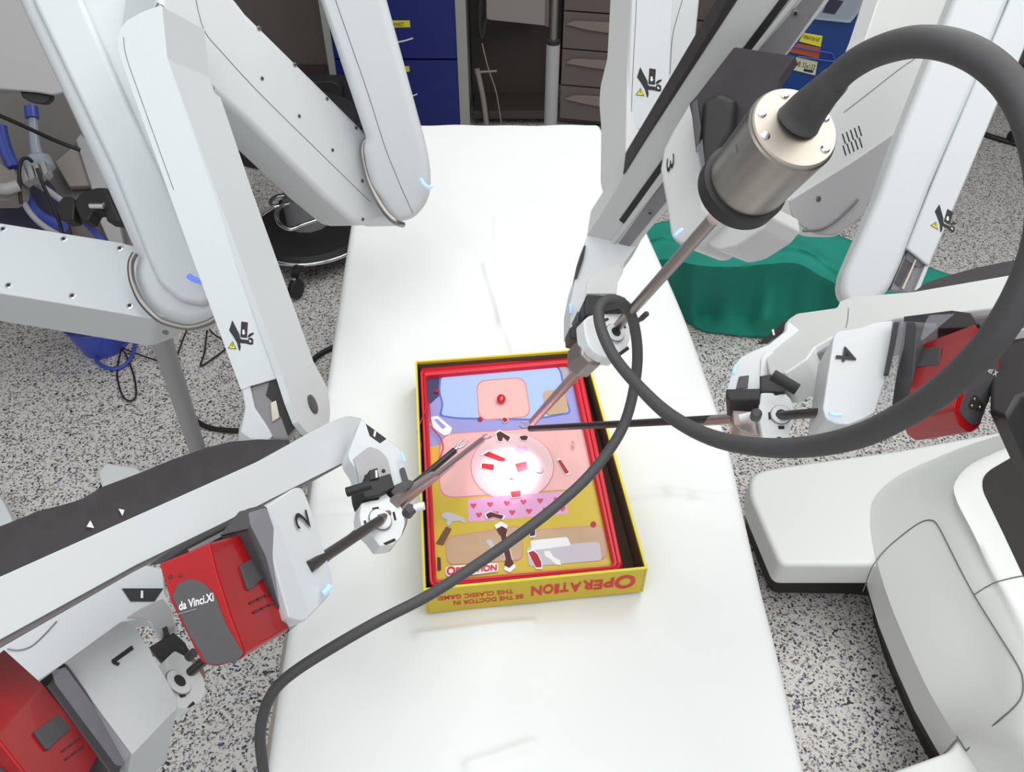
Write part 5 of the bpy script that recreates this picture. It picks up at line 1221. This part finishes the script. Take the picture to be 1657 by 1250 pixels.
# ------------------------------------------------------------------ things on the floor at the left
def floor_left():
    t = thing('plastic_basin', 'translucent blue plastic basin on the speckled floor, left', 'basin', Z(168, 575, 0))
    c = Z(172, 560, 0); c.z = 0.004
    lathe('basin_wall', c, c + Vector((0, 0, 1)), [(0, .07), (.06, .085), (.10, .09), (.101, .086), (.06, .081), (.006, .066)], 'blue_clear', t, res=32)
    r = [c + Vector((.09 * math.cos(a * pi / 16), .09 * math.sin(a * pi / 16), .102)) for a in range(33)]
    tube('basin_rim', r, .0045, 'hose_blue', t, res=8, smooth=False)
    t2 = tube('blue_tubing', [Z(148, 530, .02), Z(152, 570, .012), Z(162, 590, .012), Z(185, 597, .012), Z(205, 588, .012), Z(218, 565, .014), Z(221, 535, .02)], .006, 'hose_blue', None, res=10)
    tag(t2, 'loop of blue tubing lying round the translucent basin', 'tubing')
    def wire(q, r, lab):
        o = tube('floor_cable', [Z(x, y, z) for x, y, z in q], r, 'cord', None, res=8); tag(o, lab, 'cable')
    wire([(171, 520, .05), (176, 542, .03), (197, 562, .012), (225, 574, .01), (258, 585, .01)], .0026, 'thin black cable running right from the blue basin')
    wire([(197, 563, .016), (191, 590, .008), (190, 612, .006), (198, 640, .006), (210, 649, .006), (220, 640, .006), (217, 610, .006), (206, 580, .008), (198, 565, .022)], .0026, 'thin black cable forming a long drop shaped loop on the floor')
    wire([(160, 522, .03), (159, 545, .02), (158, 570, .016)], .0026, 'short thin black cable end over the blue basin')
    wire([(306, 525, .04), (296, 550, .02), (285, 580, .005)], .0028, 'short black cable leaning left of the triangular cable loop')
    wire([(330, 522, .05), (345, 540, .03), (363, 553, .012), (366, 563, .01), (345, 580, .008), (325, 592, .006), (331, 570, .008), (335, 535, .03)], .0028, 'black cable bent into a triangular loop beside arm 2')
    wire([(318, 682, .008), (332, 690, .008), (350, 695, .008), (372, 697, .008), (392, 697, .008)], .0075, 'thick black cable on the floor right of the grey leg')
    wire([(500, 590, .008), (512, 578, .008), (524, 570, .008), (545, 560, .008)], .0085, 'thick black cable disappearing under the table at left')
    wire([(1590, 216, .01), (1600, 220, .01), (1630, 229, .01), (1690, 246, .01)], .012, 'thick black cable on the floor at the far right edge')
    t3 = thing('support_leg', 'slanted pale grey tubular leg standing on the floor at left', 'leg', Z(330, 770, 0))
    a = P(252, 520, 1.45); b = Z(336, 778, 0.03)
    tube('leg_tube', [a, b], .0195, 'arm_grey', t3, res=20, smooth=False)
    lathe('foot_pad', Vector((b.x, b.y, 0.001)), Vector((b.x, b.y, 1)), [(0, .04), (.015, .04), (.03, .022)], 'dark_grey', t3, res=20)
    o = thing('pedestal_foot', 'white sloping pedestal foot beyond the black fabric boot', 'foot', Z(190, 780, 0))
    prism('foot_shell', [(157, 764), (172, 748), (222, 756), (245, 775), (220, 800), (165, 790)], HP(.10), .08, 'plastic_white', o, bev=.008)
    box('foot_sole', tuple(Z(200, 790, .012)), (.12, .06, .022), 'black', o)
    o = thing('pedestal_foot', 'white curved pedestal foot directly below the bracket of arm 2', 'foot', Z(400, 720, 0))
    prism('foot_shell', [(384, 712), (386, 690, 4), (400, 655, 5), (412, 648), (425, 690), (415, 740), (388, 735)], HP(.12), .10, 'plastic_white', o, bev=.006)
    o = thing('pedestal_foot', 'white slab foot at the left edge above the fabric boot', 'foot', Z(0, 850, 0))
    prism('foot_shell', [(-60, 795), (-2, 798), (8, 815), (20, 842), (0, 870), (-60, 880)], HP(.10), .08, 'plastic_white', o, bev=.006)
    o = thing('caster', 'small black caster at the far right edge of the floor', 'caster', Z(1638, 225, 0))
    c = Z(1638, 222, .03); lathe('wheel', c - Vector((.015, 0, 0)), c + Vector((1, 0, 0)), [(0, .02), (.005, .028), (.025, .028), (.03, .02)], 'black', o, res=18)
    tube('stem', [c + Vector((0, 0, .02)), c + Vector((0, 0, .06))], .01, 'chrome', o, res=8, smooth=False)
    t5 = thing('green_cloth', 'green cloth with white ties in the top left corner', 'cloth', P(240, 0, 1.7))
    pz = Plane((220, 0, 1.7), (270, 0, 1.7), (240, 25, 1.72))
    prism('cloth_fold', [(215, -50), (300, -50), (275, 4), (250, 16), (228, 24), (222, 0)], pz, .02, 'drape_green', t5, bev=.006)
    tpx('tie', [(238, -20, 1.67), (238, 5, 1.67), (230, 22, 1.67)], .004, 'label_cream', t5); tpx('tie', [(238, 0, 1.66), (242, 10, 1.66), (243, 22, 1.66)], .003, 'label_cream', t5)
floor_left()
